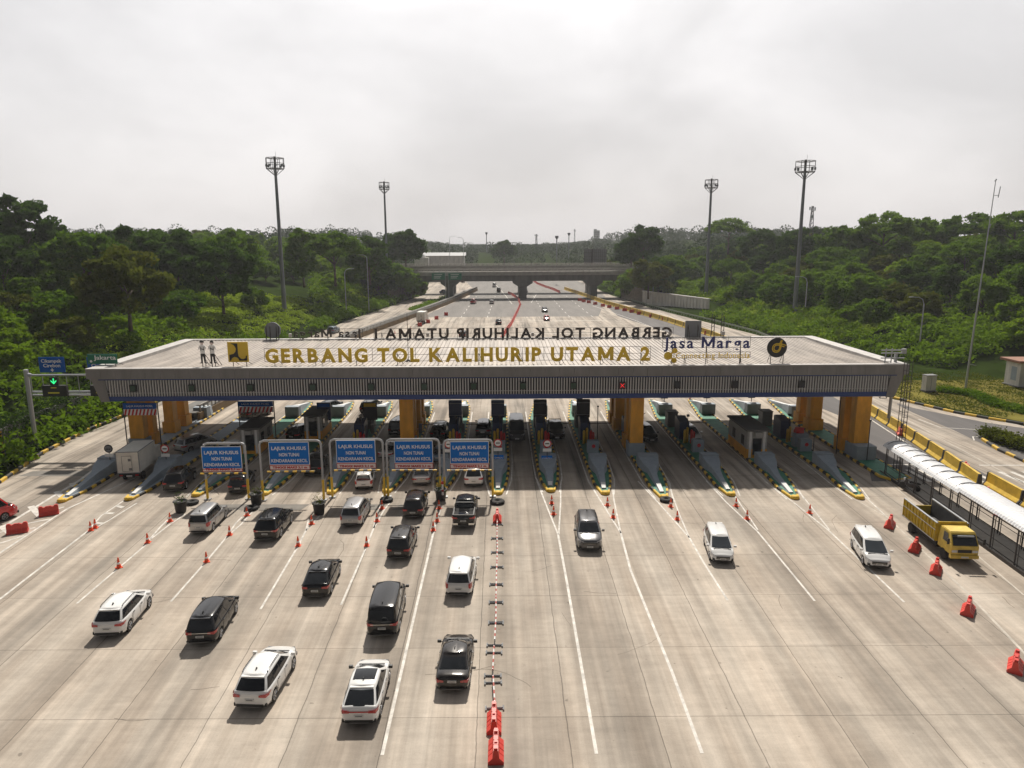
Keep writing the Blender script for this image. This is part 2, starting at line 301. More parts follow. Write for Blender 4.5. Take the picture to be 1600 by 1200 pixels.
def swept(mb,pts,w,h,closed):
    n=len(pts); P=[]
    for i,p in enumerate(pts):
        a=pts[(i-1)%n] if (closed or i>0) else p; b=pts[(i+1)%n] if (closed or i<n-1) else p; d=(b-a).normalized(); nx=Vector((d.y,-d.x))
        for o_,z in ((-w/2,0),(-w/2,h*.8),(-w*.3,h),(w*.3,h),(w/2,h*.8),(w/2,0)): P.append((p.x+nx.x*o_,p.y+nx.y*o_,z))
    F=[];MI=[]
    for i in range(n if closed else n-1):
        j=(i+1)%n
        for k in range(5): F.append((i*6+k,j*6+k,j*6+k+1,i*6+k+1)); MI.append(mb.cols[i] if i<len(mb.cols) else 0)
    mb.add(P,F); mb.mi=MI; return mb
def _bk(self,root,name='kerb'):
    me=self.mesh(name,M['kyel']); me.materials.append(M['kblk'])
    me.polygons.foreach_set('material_index',self.mi); return link(name,me,root)
MB.build_kerb=_bk
def kerb_loop(poly,root,h=.22,w=.22,closed=True,step=.75,nosey=None):
    pts=resample(poly,step) if closed else poly
    n=len(pts); ya=MB(); ya.cols=[]
    cen=sum((Vector(p) for p in pts),Vector((0,0)))/n
    for i in range(n if closed else n-1):
        a=Vector(pts[i]); b=Vector(pts[(i+1)%n]); d=b-a; L_=d.length; c=(a+b)/2
        ya.cols.append(0 if (i%2==0 or (nosey and c.y<nosey)) else 1)
    swept(ya,[Vector((p[0],p[1])) for p in pts],w,h,closed).build_kerb(root)
def attenuator(root,xc,tx,ty,wtop=1.7,h=1.25,y0=None,y1=None,label=True,white=True,rear=False):
    y0=y0 or ty+7.6; mb=MB()
    # block
    sgn=-1 if not rear else 1
    yb=y0; yf=y0-1.1*(-sgn)*-1 if False else y0
    if not rear:
        mb.b2(xc-wtop/2,xc+wtop/2,y0,y0+1.0,.1,h)
        # sloping blade to the nose: widths and heights
        rows=[(y0,xc,wtop*.96,h-.12),(y0-1.2,xc*.9+tx*.1,wtop*.8,h*.72),(y0-2.3,xc*.75+tx*.25,.72,h*.55),(y0-4.3,xc*.4+tx*.6,.5,h*.38),(ty+1.0,tx,.34,.3)]
    else:
        mb.b2(xc-wtop/2,xc+wtop/2,y0-1.0,y0,.1,h)
        rows=[(y0,xc,wtop*.96,h-.12),(y0+1.5,xc,1.1,h*.8),(y0+3.2,(xc+tx)/2,.7,h*.6),(ty-.8,tx,.4,.3)]
    P=[];F=[]
    for y,x,w_,hh in rows: P+=[(x-w_/2-.1,y,.1),(x-w_/2,y,hh),(x+w_/2,y,hh),(x+w_/2+.1,y,.1)]
    for i in range(len(rows)-1):
        for k in range(3):
            a=i*4+k; f=(a,a+1,a+5,a+4); F.append(f if not rear else f[::-1])
    e=(len(rows)-1)*4; F.append((e,e+1,e+2,e+3)); mb.add(P,F)
    o=mb.build('crash_block',M['greyc'],root)
    if white and not rear:
        a,b=rows[-2],rows[-1]; wm=MB(); z=.012
        t=.45; my=a[0]+(b[0]-a[0])*t; mx_=a[1]+(b[1]-a[1])*t; mh=a[3]+(b[3]-a[3])*t; mw=a[2]+(b[2]-a[2])*t
        wm.add([(mx_-mw/2,my,mh+z),(mx_+mw/2,my,mh+z),(b[1]+b[2]/2,b[0],b[3]+z),(b[1]-b[2]/2,b[0],b[3]+z)],[(0,3,2,1)])
        wm.build('white_tip',M['whitec'],o)
    if rear:
        a,b=rows[0],rows[-1]; wm=MB()
        wm.add([(rows[i][1]+s*rows[i][2]*.35,rows[i][0],rows[i][3]+.012) for i in range(len(rows)) for s in (-1,1)],[(2*i,2*i+1,2*i+3,2*i+2) for i in range(len(rows)-1)])
        wm.build('white_top',M['whitec'],o)
    return o
marks=MB(); fmarks=MB()
ISD=['with a bare grey block beside the outer left lane','beside the white box truck','behind the leftmost blue portal sign','behind the second blue portal sign','behind the third blue portal sign','behind the fourth blue portal sign carrying a column','between the fourth and fifth blue portal signs','at the head of the red and white divider','left of the dark pickup facing the camera','right of the dark pickup facing the camera','carrying the right inner orange columns','left of the white car in the booth lane','carrying the orange and grey booth','fourth from the right hand end of the islands']
islands=[]
for i,(xc,tp) in enumerate(zip(XC,TIP)):
    t=g(*tp); tip=(t.x,t.y); xr=xc+(.1 if i<8 else .5)
    root=empty('toll_island',(0,0,0),0,'striped toll island, %s from left, %s'%(ORD[i],' '.join(ISD[i].split()[:9])) ,'toll island',ISL)
    root.location=(0,0,0)
    ol=island_outline(xc,tip,98.,xr)
    top=MB(); cx=sum(p[0] for p in ol)/len(ol)
    top.prism([(x+(xc-x)*.12,y) for x,y in ol],.0,.18); 
    top.build('island_top',M['green'] if i>1 else M['greyc'],root)
    kerb_loop(ol,root,nosey=tip[1]+.55)
    if i in (0,1): attenuator(root,xc,tip[0],tip[1],1.9,1.5,y0=67.5)
    else: attenuator(root,xc,tip[0],tip[1],1.7 if i!=10 else 2.0,1.3,y0=67.6)
    attenuator(root,xr,xr,98.,1.75,1.5,y0=90.2,rear=True)
    mb=MB(); mb.lathe([(.34,.0),(.36,.16),(.3,.27),(.15,.30)],(tip[0],tip[1]+.15,.0),10); mb.build('yellow_nose',M['kyel'],root,smooth=True)
    islands.append((xc,tip,xr))
    if 1<i:
        for s in (-1,1):
            pts=[(xc+s*1.35,92),(xc+s*1.4,70),(tip[0]+(xc-tip[0])*.5+s*1.25,tip[1]+4),(tip[0]+s*.75,tip[1])]
            marks.strip(pts,.13,.006)
# last island with the end columns
root=empty('toll_island',(0,0,0),0,'rightmost toll island, green top and yellow rounded end, carrying the end orange columns','toll island',ISL)
ol=[(36.1,64.2),(36.8,62.9),(38.6,63.4),(38.7,66),(38.5,88),(38.8,94),(38.5,98),(37.9,98),(37.3,94),(36.4,88)]
MB().prism([(x+(37.5-x)*.12,y) for x,y in ol],0,.18).build('island_top',M['green'],root); kerb_loop(ol,root,nosey=64.6)
MB().b2(36.2,38.2,69.0,70.4,.1,1.6).build('crash_block',M['greyc'],root)
attenuator(root,37.9,37.9,98.,1.75,1.5,y0=88.5,rear=True)
# ------------------------------------------------------------------ canopy building
CY0,CY1,CX=69.9,92.7,41.2
def ZR(y): return 9.82-.25*math.sin((y-CY0)/(CY1-CY0)*math.pi)
def canopy():
    root=empty('toll_gate_canopy',(0,CY0,0),0,'long toll gate canopy with ribbed grey fascia, blue band and orange columns','toll gate'); inv=(0,-CY0,0)
    def P(mb,n,m,par=root,smooth=False):
        o=mb.build(n,m,par,smooth)
        if par is root: o.location=inv
        return o
    # ribbed roof sheet
    mb=MB(); xs=[]; x=-CX+1.4
    while x<CX-1.4: xs+=[(x,0),(x+.30,0),(x+.34,.07),(x+.43,.07)]; x+=.47
    ys=[CY0+.55+(CY1-CY0-1.5)*k/8 for k in range(9)]
    Pv=[(a,y,ZR(y)-.02+b) for y in ys for a,b in xs]; n=len(xs)
    mb.add(Pv,[(j*n+i,j*n+i+1,(j+1)*n+i+1,(j+1)*n+i) for j in range(8) for i in range(n-1)]); rf=P(mb,'roof_sheet',M['roof'])
    mb=MB(); mb.b2(-CX,CX,CY0+.02,CY0+.6,9.72,9.95); mb.b2(-CX,CX,CY1-.8,CY1,9.6,9.90)
    mb.b2(-CX,-CX+1.45,CY0+.6,CY1-.8,9.5,9.93); mb.b2(CX-1.45,CX,CY0+.6,CY1-.8,9.5,9.93); P(mb,'roof_edge',M['rooft'])
    # fascia panels with joints
    mb=MB(); npn=56; wdt=2*CX/npn
    for k in range(npn): mb.b2(-CX+k*wdt+.012,-CX+(k+1)*wdt-.012,CY0,CY0+.06,8.93,9.86)
    for k in range(16):
        y0=CY0+.06+k*(CY1-CY0-.06)/16; y1=y0+(CY1-CY0-.06)/16-.02
        for s in (-1,1): mb.b2(min(s*CX,s*(CX-.06)),max(s*CX,s*(CX-.06)),y0,y1,8.93,9.86)
    P(mb,'fascia_panel',M['alu'])
    mb=MB(); mb.b2(-CX+.1,CX-.1,CY0+.08,CY1-.1,8.86,9.4); P(mb,'soffit',M['soff'])
    # backing + blue bands
    mb=MB(); mb.b2(-39.9,39.9,CY0+.62,CY0+.9,6.6,8.86); mb.b2(-39.9,39.9,CY1-.9,CY1-.6,6.6,8.86); P(mb,'fascia_backing',M['back'])
    mb=MB(); mb.b2(-40.2,40.2,CY0+.3,CY0+.62,8.72,8.86); mb.b2(-39.7,39.7,CY0+.38,CY0+.62,6.55,7.02); mb.b2(-39.7,39.7,CY1-.6,CY1-.38,6.55,7.02); mb.b2(-39.7,39.7,CY0+.9,CY0+1.6,6.55,6.62); P(mb,'blue_band',M['blueb'])
    mb=MB(); x=-39.55
    while x<39.6: mb.b2(x,x+.105,CY0+.44,CY0+.618,7.02,8.72); x+=.27
    mb.b2(-39.7,39.7,CY0+.40,CY0+.437,7.36,7.40); P(mb,'fascia_rib',M['rib'])
    # slanted end faces
    for s in (-1,1):
        mb=MB(); a=s*41.0; b=s*39.7; c=s*40.05; d=s*39.45
        pl=[(a,8.92),(s*39.62,8.92),(s*39.3,6.5),(s*40.15,6.5)]
        if s<0: pl=pl[::-1]
        mb.plate(pl,CY0+.33,CY1-.3); P(mb,'end_panel',M['alu'])
    mb=MB()
    for y in (74,80,86): mb.b2(-39.2,39.2,y,y+.4,7.5,8.86)
    for x in (-30,-20,0,7,24,32): mb.b2(x,x+.3,CY0+1,CY1-1,7.9,8.86)
    P(mb,'roof_beam',M['soff'])
    # column rows
    for X,ys in ((-39.2,((75.0,1.5,1.0),(77.4,1.2,1.0),(82.5,1.1,1.2),(85.6,1.1,1.2))),(-10.1,((74.2,1.45,1.2),(77.4,1.1,1.2),(82.4,1.1,1.2),(85.6,1.1,1.2))),(14.1,((71.9,1.35,1.1),(75.2,1.1,1.2),(82.4,1.1,1.2),(85.6,1.1,1.2))),(37.2,((70.9,1.5,1.2),(73.2,1.7,1.3),(81.6,1.4,1.2),(84.6,1.3,1.2)))):
        for k,(y,wx,wy) in enumerate(ys):
            mb=MB(); xx=X+(0 if k else 0); mb.b2(xx-wx/2,xx+wx/2,y-wy/2,y+wy/2,1.3,8.86 if y-wy/2>CY0+1.0 else 6.54)
            for z in (2.9,4.6,6.0): mb.b2(xx-wx/2-.015,xx+wx/2+.015,y-wy/2-.015,y+wy/2+.015,z,z+.03)
            o=P(mb,'column',M['ocol']); fb=MB(); fb.b2(xx-wx/2-.18,xx+wx/2+.18,y-wy/2-.18,y+wy/2+.18,.1,1.5); fb.build('column_foot',M['greyc'] if k==0 else M['ocol'],o)
    # lane signal boxes in the fascia
    for k,xp in enumerate((208,300,391,489,580,663,740,817,896,972,1058,1148,1252)):
        q=at(xp,600,Y=CY0+.35); mb=MB(); mb.b2(q.x-.33,q.x+.33,CY0+.16,CY0+.40,7.55,8.25)
        o=P(mb,'lane_signal',M['black']); f=MB(); f.b2(q.x-.25,q.x+.25,CY0+.14,CY0+.155,7.63,8.17); f.build('signal_face',M['back'] if k>8 else M['dgrn'],o)
        if k==9:
            f=MB(); z=7.9
            for s in (-1,1): f.plate([(q.x-.2,z-s*.2-.035),(q.x-.2,z-s*.2+.035),(q.x+.2,z+s*.2+.035),(q.x+.2,z+s*.2-.035)][::-1],CY0+.115+.005*s,CY0+.135)
            f.build('red_cross',M['led_r'],o)
    mb=MB()
    for x in (-27.5,-19.4,-9.7,4,22,29): mb.b2(x,x+.35,CY1-.75,CY1-.35,10.12,10.6)
    P(mb,'roof_vent',M['rooft'])
canopy()
# letters on frames
def letter_sign(name,s,p0,p1,Y,m,label,cat,group=None,mirror=False,zb=None,bold=.03,frame=True,hgt=1.35,legs=True,italic=0):
    """letters one by one between two photo columns; mirror=True means it faces away from the camera"""
    a=at(p0[0],p0[1],Y=Y); b=at(p1[0],p1[1],Y=Y); z0=a.z if zb is None else zb; wid=b.x-a.x
    root=empty(name,(a.x,Y,9.7),0,label,cat,group); zo=z0-9.7
    gl=[]; x=0
    for ch in s:
        if ch==' ': x+=.38; continue
        me,w_=text_mesh('letter',ch,1.0,m,bold,.05)
        if ch=='M':
            w_=.84; mm=MB(); hh=.73; b2=bold+.052
            mm.b2(0,b2*2,-.05,.05,0,hh).b2(w_-b2*2,w_,-.05,.05,0,hh)
            for s_ in (-1,1):
                xo=w_/2+s_*(w_/2-b2); mm.plate([(xo-b2*1.1,hh),(xo+b2*1.1,hh),(w_/2+b2*1.1,.10),(w_/2-b2*1.1,.10)][::-1],-.049+.003*s_,.049)
            me=mm.mesh('letter',m)
        gl.append((x,me,w_)); x+=w_+.15
    tot=x-.16; k=wid/tot; kz=hgt/.73
    for x,me,w_ in gl:
        o=link('letter',me,root); 
        if mirror: o.rotation_euler=(0,0,math.pi); o.location=(wid-x*k,0,zo)
        else: o.location=(x*k,0,zo)
        o.scale=(k,1,kz)
    if frame:
        f=MB(); yb=.12 if not mirror else -.12
        for z in (zo+.03,zo+hgt*.5,zo+hgt): f.bar((-.1,yb,z),(wid+.1,yb,z),.022,4)
        n=max(2,int(wid/2.1))
        for i in range(n+1):
            X=-.1+(wid+.2)*i/n; f.bar((X,yb,zo),(X,yb,zo+hgt),.022,4)
        if legs:
            n=max(1,int(wid/4.2))
            for i in range(n+1):
                X=.9+(wid-1.8)*i/n; s_=1 if not mirror else -1; f.bar((X,yb,-.1),(X,yb,zo+hgt*.6),.035,4); f.bar((X+.5,yb+1.1*s_,-.1),(X,yb,zo+hgt*.55),.03,4)
        f.build('frame',M['dsteel'],root)
    return root
letter_sign('gate_name_sign','GERBANG TOL KALIHURIP UTAMA 2',(415,566),(1015,561),72.2,M['letter'],'gold letters GERBANG TOL KALIHURIP UTAMA 2 on a frame on the canopy roof','roof sign',hgt=1.4,bold=.042)
letter_sign('gate_name_sign','GERBANG TOL KALIHURIP UTAMA 1',(586,529),(1050,524),92.2,M['letterb'],'dark back side of mirrored roof letters GERBANG TOL KALIHURIP UTAMA 1','roof sign',mirror=True,hgt=1.32,bold=.034)
letter_sign('company_name_sign','Jasa Marga',(1037,544),(1171,543),71.6,M['navy'],'navy blue letters Jasa Marga on the right of the canopy roof','roof sign',hgt=1.15,bold=.02)
letter_sign('slogan_sign','Connecting Indonesia',(1056,560),(1171,559),71.4,M['letter'],'small gold letters Connecting Indonesia under the navy letters','roof sign',hgt=.62,bold=.005)
letter_sign('company_name_sign','Jasa Marga',(458,527),(566,526),92.2,M['letterb'],'dark mirrored back of roof letters between grey disc and long back sign','roof sign',mirror=True,hgt=1.1,bold=.02)
def disc_poly(cx,cz,r,n=24,a0=0,a1=360): return [(cx+r*math.cos(R_(a0+(a1-a0)*k/(n if a1-a0==360 else n-1))),cz+r*math.sin(R_(a0+(a1-a0)*k/(n if a1-a0==360 else n-1)))) for k in range(n)]
def stand(mb,xs,y,z0,z1,back=1):
    for x in xs: mb.bar((x,y,z0),(x,y,z1),.04,4); mb.bar((x+.15,y+1.3*back,z0),(x,y,z1),.035,4)
# three-lobed gold mark
q=at(1046,556,Y=71.4); r=empty('lobed_emblem',(q.x,71.4,9.7),0,'small gold three lobed emblem left of the gold slogan letters','emblem'); mb=MB()
for dx,dz,rr in ((-.15,0,.42),(.55,.52,.27),(.5,-.48,.27)): mb.plate(disc_poly(dx,q.z-9.7+dz,rr,16),-.04,.04)
mb.bar((-.1,0,q.z-9.7),(.5,0,q.z-9.7+.5),.09,4); mb.bar((-.1,0,q.z-9.7),(.5,0,q.z-9.7-.45),.09,4); mb.build('lobes',M['letter'],r); f=MB(); stand(f,(.3,),.06,0,q.z-9.9); f.build('stand',M['dsteel'],r)
# round black logo with looped yellow lines
q=at(1214,543,Y=71.6); r=empty('round_logo_sign',(q.x,71.6,9.7),0,'round black sign with looping yellow lines on the canopy roof','roof sign'); cz=q.z-9.7
d=MB().plate(disc_poly(0,cz,1.02,32),-.05,.05).build('disc',M['black'],r)
loop=[(.62,.98),(.45,.62),(.42,.2),(.38,-.12),(.2,-.42),(-.12,-.52),(-.42,-.38),(-.52,-.05),(-.42,.25),(-.15,.42),(.2,.44),(.6,.36),(.98,.24)]
def smooth_path(pts,n=4):
    out=[]
    for i in range(len(pts)-1):
        p0=Vector(pts[max(i-1,0)]);p1=Vector(pts[i]);p2=Vector(pts[i+1]);p3=Vector(pts[min(i+2,len(pts)-1)])
        for k in range(n):
            t=k/n; out.append(.5*((2*p1)+(p2-p0)*t+(2*p0-5*p1+4*p2-p3)*t*t+(3*p1-p0-3*p2+p3)*t**3))
    out.append(Vector(pts[-1])); return out
yl=MB(); cen=Vector((-.0,-.03))
for off in (1.0,.68):
    pts=[]
    for i,p in enumerate(loop):
        p=Vector(p)*.92; c=cen; e=(i in (0,1,11,12)); pts.append((c+(p-c)*off) if not e else p+Vector((-.17,-.14))*(1-off)/.32)
    sp=[p for p in smooth_path(pts) if p.length<1.0]
    yl.tube([(p.x,-.06,cz+p.y) for p in sp],.055,6)
yl.build('looped_lines',M['letter'],d); f=MB(); stand(f,(-.55,.75),.08,0,cz-.5); f.build('stand',M['dsteel'],r)
# yellow square logo
q=at(372,550,Y=71.9); r=empty('square_logo_sign',(q.x,71.9,9.7),0,'yellow square sign with black curved shapes on the left of the canopy roof','roof sign'); cz=q.z-9.7; h=1.03
b_=MB().b2(-h,h,-.05,.05,cz-h,cz+h).build('panel',M['letter'],r)
k=MB(); W=h*.86
sq=lambda a:(a[0]*W,cz+a[1]*W)
k.plate([sq(p) for p in [(-.7,1),(-.72,.95),(-.45,.85),(-.28,.62),(-.2,.35),(-.28,.05),(-.5,-.2),(-.9,-.3),(-1,-.32),(-1,-1),(-.85,-1),(-.72,-.72),(-.45,-.55),(-.15,-.62),(0,-.75),(.1,-1),(1,-1),(1,-.42),(.9,-.42),(.82,-.7),(.55,-.82),(.3,-.78),(.05,-.5),(0,-.2),(0,1)]][::-1],-.075,-.052)
k.build('black_shape',M['black'],b_); f=MB(); stand(f,(-.6,.75),.08,0,cz-h+.2); f.build('stand',M['dsteel'],r)
# cut-out figures
for n_,(px_,lab) in enumerate(((318,'cut-out roof figure of a person in white shirt and cap, left of the pair'),(333,'cut-out roof figure of a person in white shirt, arms folded, right of the pair'))):
    q=at(px_,567,Y=71.7); r=empty('cutout_figure',(q.x,71.7,9.7),0,lab,'figure sign','cut-out figures on the roof'); s=2.35/2.0; z0=.45
    P=lambda pts:[(x*s,z0+z*s) for x,z in pts]
    sh=MB().plate(P([(-.18,.85),(.18,.85),(.22,1.35),(.34,1.1),(.30,1.45),(.2,1.58),(-.2,1.58),(-.30,1.45),(-.36,1.1),(-.22,1.35)]),-.03,.03)
    sh.build('shirt',M['swhite'],r); t=MB().plate(P([(-.19,.84),(-.18,.1),(-.32,.04),(-.32,-.02),(-.05,0),(-.03,.6),(.03,.6),(.1,0),(.36,-.02),(.34,.04),(.2,.12),(.19,.84)])[::-1],-.028,.028); t.build('trousers',M['black'],r)
    hd=MB().plate(disc_poly(0,z0+1.72*s,.14*s,14),-.03,.03).build('head',M['spink'],r); hp=MB().plate(P([(-.2,1.80),(.2,1.80),(.16,1.95),(-.16,1.95)] if n_==0 else [(-.16,1.72),(-.1,1.80),(.1,1.80),(.17,1.7),(.17,1.9),(.08,1.96),(-.1,1.95)]),-.035,.035).build('hair' if n_ else 'cap',M['black'],hd)
    k=MB(); k.bar((-.16*s,-.04,z0+1.28*s),(.16*s,-.04,z0+1.2*s),.04,4); k.bar((-.12*s,-.04,z0+1.45*s),(-.12*s,-.04,z0+1.1*s),.02,4); k.bar((.12*s,-.04,z0+1.45*s),(.12*s,-.04,z0+1.1*s),.02,4); k.build('badges',M['black'],r)
    f=MB(); stand(f,(-.12,.2),.06,0,z0+.9); f.build('stand',M['dsteel'],r)
# backs of the two signs on the rear edge
q=at(426,516,Y=92.2); r=empty('round_sign_back',(q.x,92.2,9.7),0,'grey back of a round sign on the rear edge of the roof','roof sign'); cz=q.z-9.7
MB().plate(disc_poly(0,cz,1.05,24),-.08,.08).build('disc',M['sback'],r); f=MB(); stand(f,(-.8,-.3,.5,.8),-.12,-.2,cz+.5,-.6); f.build('stand',M['dsteel'],r)
q=at(1083,513,Y=92.2); r=empty('square_sign_back',(q.x,92.2,9.7),0,'grey back of a square sign on the rear edge of the roof','roof sign'); cz=q.z-9.7
MB().b2(-1.05,1.05,-.08,.08,cz-1.08,cz+1.0).build('panel',M['sback'],r); f=MB(); stand(f,(-.7,.6),-.12,-.2,cz+.5,-.6); f.build('stand',M['dsteel'],r)
for px_,lb in ((1113,'left'),(1128,'right')):
    q=at(px_,530,Y=92.3); r=empty('antenna_pair',(q.x,92.3,9.7),0,'thin double antenna post on the rear roof edge, %s of two'%lb,'antenna','antenna posts on the rear roof edge'); f=MB(); f.bar((-.2,0,0),(-.15,0,3.2),.05,4); f.bar((.2,0,0),(.15,0,2.9),.05,4)
    for z in (.8,1.4,2.,2.6): f.bar((-.18,0,z),(.18,0,z+.3),.03,4)
    f.build('posts',M['dsteel'],r)
q=at(638,560,Y=75); r=empty('roof_antenna',(q.x,75,9.6),0,'thin lightning rod standing on the roof behind the letters TOL','antenna'); MB().bar((0,0,0),(0,0,5.2),.03,4).build('rod',M['dsteel'],r); MB().lathe([(.3,0),(.3,.1),(.1,.3)],(0,0,0),8).build('foot',M['dsteel'],r)
# Jakarta sign on the roof corner and the gantry to the left
q=at(160,561,Y=72.5); r=empty('roof_direction_sign',(q.x,72.5,9.7),0,'green direction sign Jakarta on the left corner of the canopy roof','direction sign'); cz=q.z-9.7
p_=MB().b2(-1.5,1.5,-.04,.04,cz-.5,cz+.52).build('panel',M['sgreen'],r); me,w_=text_mesh('lettering','Jakarta',.62,M['swhite'],.008,.01,2.25); link('lettering',me,p_,(-.85,-.06,cz-.05))
f=MB(); stand(f,(.2,1.25),.08,0,cz-.3); f.build('stand',M['dsteel'],r); MB().plate(disc_poly(-1.15,cz-.22,.14,6),-.06,-.045).build('arrow',M['swhite'],p_)
def gantry():
    Y=76.; a=at(48,592,Y=Y); b=at(240,592,Y=Y); zt=at(100,586,Y=Y).z; zb=at(100,612,Y=Y).z
    r=empty('overhead_gantry',(a.x,Y,0),0,'grey overhead gantry left of the canopy with blue signs and lane signals','gantry'); W=b.x-a.x-3
    f=MB(); 
    for z in (zt,zb,zb-.35): f.bar((0,0,z),(W,0,z),.11,6)
    for k in range(9): f.bar((W*k/8,0,zb),(W*k/8,0,zt),.05,4)
    f.build('truss',M['gpipe'],r); MB().bar((-.4,0,0),(-.4,0,zt+.6),.24,8).bar((-.4,0,zt+.1),(.1,0,zt),.2,6).build('post',M['gpipe'],r)
    for k,(xp,two) in enumerate(((83,1),(158,0))):
        q=at(xp,569,Y=Y); x=q.x-a.x
        sg=MB().b2(x-1.35,x+1.35,-.25,-.18,q.z-.85,q.z+.8).build('sign_panel',M['sdblue'],r)
        for t_,dz,wd in (('Cikampek',.22,2.15),('Cirebon',-.28,1.8)):
            me,_w=text_mesh('lettering',t_,.52,M['swhite'],.006,.01,wd); link('lettering',me,sg,(x-wd/2,-.27,q.z+dz))
        ar=MB().plate([(x,q.z-.78),(x+.2,q.z-.55),(x+.06,q.z-.55),(x+.06,q.z-.42),(x-.06,q.z-.42),(x-.06,q.z-.55),(x-.2,q.z-.55)],-.275,-.26).build('arrow',M['swhite'],sg)
        s2=MB().b2(x-.45,x+.45,-.3,-.05,zt-1.05,zt-.2).build('lane_signal',M['black'],r); c=zt-.62
        MB().plate([(x-.05,c+.32),(x-.05,c-.1),(x-.3,c+.12),(x-.3,c),(x,c-.32),(x+.3,c),(x+.3,c+.12),(x+.05,c-.1),(x+.05,c+.32)],-.335,-.31).build('green_arrow',M['led_g'],s2)
        v=MB().b2(x-1.3,x+1.3,-.35,.0,zb-.45,zb+.75).build('message_board',M['black'],r); MB().b2(x-.7,x+.5,-.37,-.355,zb-.12,zb+.02).b2(x-.35,x+.25,-.37,-.355,zb+.45,zb+.56).build('amber_text',M['led_a'],v)
gantry()
# height-limit boards under the canopy (blue board over red/white stripes)
def limit_board(p0,p1,Y,lab):
    a=at(*p0,Y=Y); b=at(*p1,Y=Y); W=b.x-a.x; r=empty('lane_entry_board',(a.x,Y,0),0,lab,'lane sign','blue boards over striped barriers at the lanes')
    z=a.z; p=MB().b2(0,W,-.05,.05,z-.62,z).build('panel',M['sdblue'],r); me,_=text_mesh('lettering','LAJUR KHUSUS MOBIL',.3,M['swhite'],.0,.005,W*.8); link('lettering',me,p,(W*.1,-.06,z-.42))
    s=MB(); n=9
    MB().b2(0,W,-.03,.03,z-1.3,z-.66).build('stripe_board',M['swhite'],r)
    for k in range(n):
        x=W*k/n; d=W/n*.5; s.plate([(x,z-1.3),(x+d,z-1.3),(min(W,x+d*2),z-.66),(min(W,x+d),z-.66)],-.045,-.032)
    s.build('red_stripes',M['sred'],r); MB().bar((-.06,.1,0),(-.06,.1,z),.06,6).bar((W+.06,.1,0),(W+.06,.1,z),.06,6).build('posts',M['dsteel'],r)
limit_board((192,630),(244,630),73.4,'blue board over red and white stripes at the far left lane')
limit_board((372,627),(426,627),80,'blue board over red and white stripes behind the second portal sign')
# ------------------------------------------------------------------ booths and lane equipment
def booth(x,y,rz,label,wid=2.0,ln=4.6,h=2.7,dark=False):
    r=empty('toll_booth',(x,y,.18),rz,label,'toll booth','toll booths on the islands'); z=.95
    MB().b2(-wid/2,wid/2,-ln/2,ln/2,0,z).build('lower_wall',M['ocol'],r)
    mb=MB(); mb.b2(-wid/2+.02,wid/2-.02,-ln/2+.02,ln/2-.02,z,h); o=mb.build('upper_wall',M['booth'],r)
    MB().b2(-wid/2-.2,wid/2+.2,-ln/2-.25,ln/2+.2,h,h+.16).build('roof',M['boothr'],r)
    for s in (-1,1):
        for yy in (-ln*.27,ln*.2): MB().b2(s*(wid/2)-.02,s*(wid/2)+.02,yy-.42,yy+.42,1.15,2.15).build('window',M['glass'],o)
    MB().b2(-.45,.45,-ln/2-.02,-ln/2+.03,.35,2.1).build('door',M['glass'],o)
    MB().b2(-wid*.4,-wid*.28,-ln/2-.03,-ln/2+.02,0.05,h-.1).b2(wid*.28,wid*.4,-ln/2-.03,-ln/2+.02,.05,h-.1).build('door_frame',M['whitec'],r)
    MB().b2(-.35,.35,-ln/2-.5,-ln/2-.05,h-.5,h-.1).build('air_conditioner',M['booth'],r)
    return r
booth(26.3,73.0,0,'orange and grey toll booth between the right hand lanes, door facing the camera',2.1,6.0,2.9)
booth(-26.6,75.2,0,'grey toll booth behind the leftmost blue portal sign')
booth(-21.4,80.8,0,'orange and grey toll booth behind the second portal sign, windows facing right')
def machine(x,y,tall,label,boards=0):
    """payment cabinets, bollards, barrier arm on one island"""
    pass
def bollards(x,y,cols,lab):
    r=empty('bollard_row',(x,y,.18),0,lab,'bollards','red and yellow bollards guarding the island machines')
    for k,(dx,dy,c,h) in enumerate(cols):
        MB().lathe([(.15,0),(.15,h-.15),(.1,h),(.02,h+.04)],(dx,dy,0),8).build('bollard',M['kyel'] if c=='y' else M['sred'],r,smooth=True)
eqd=ISD
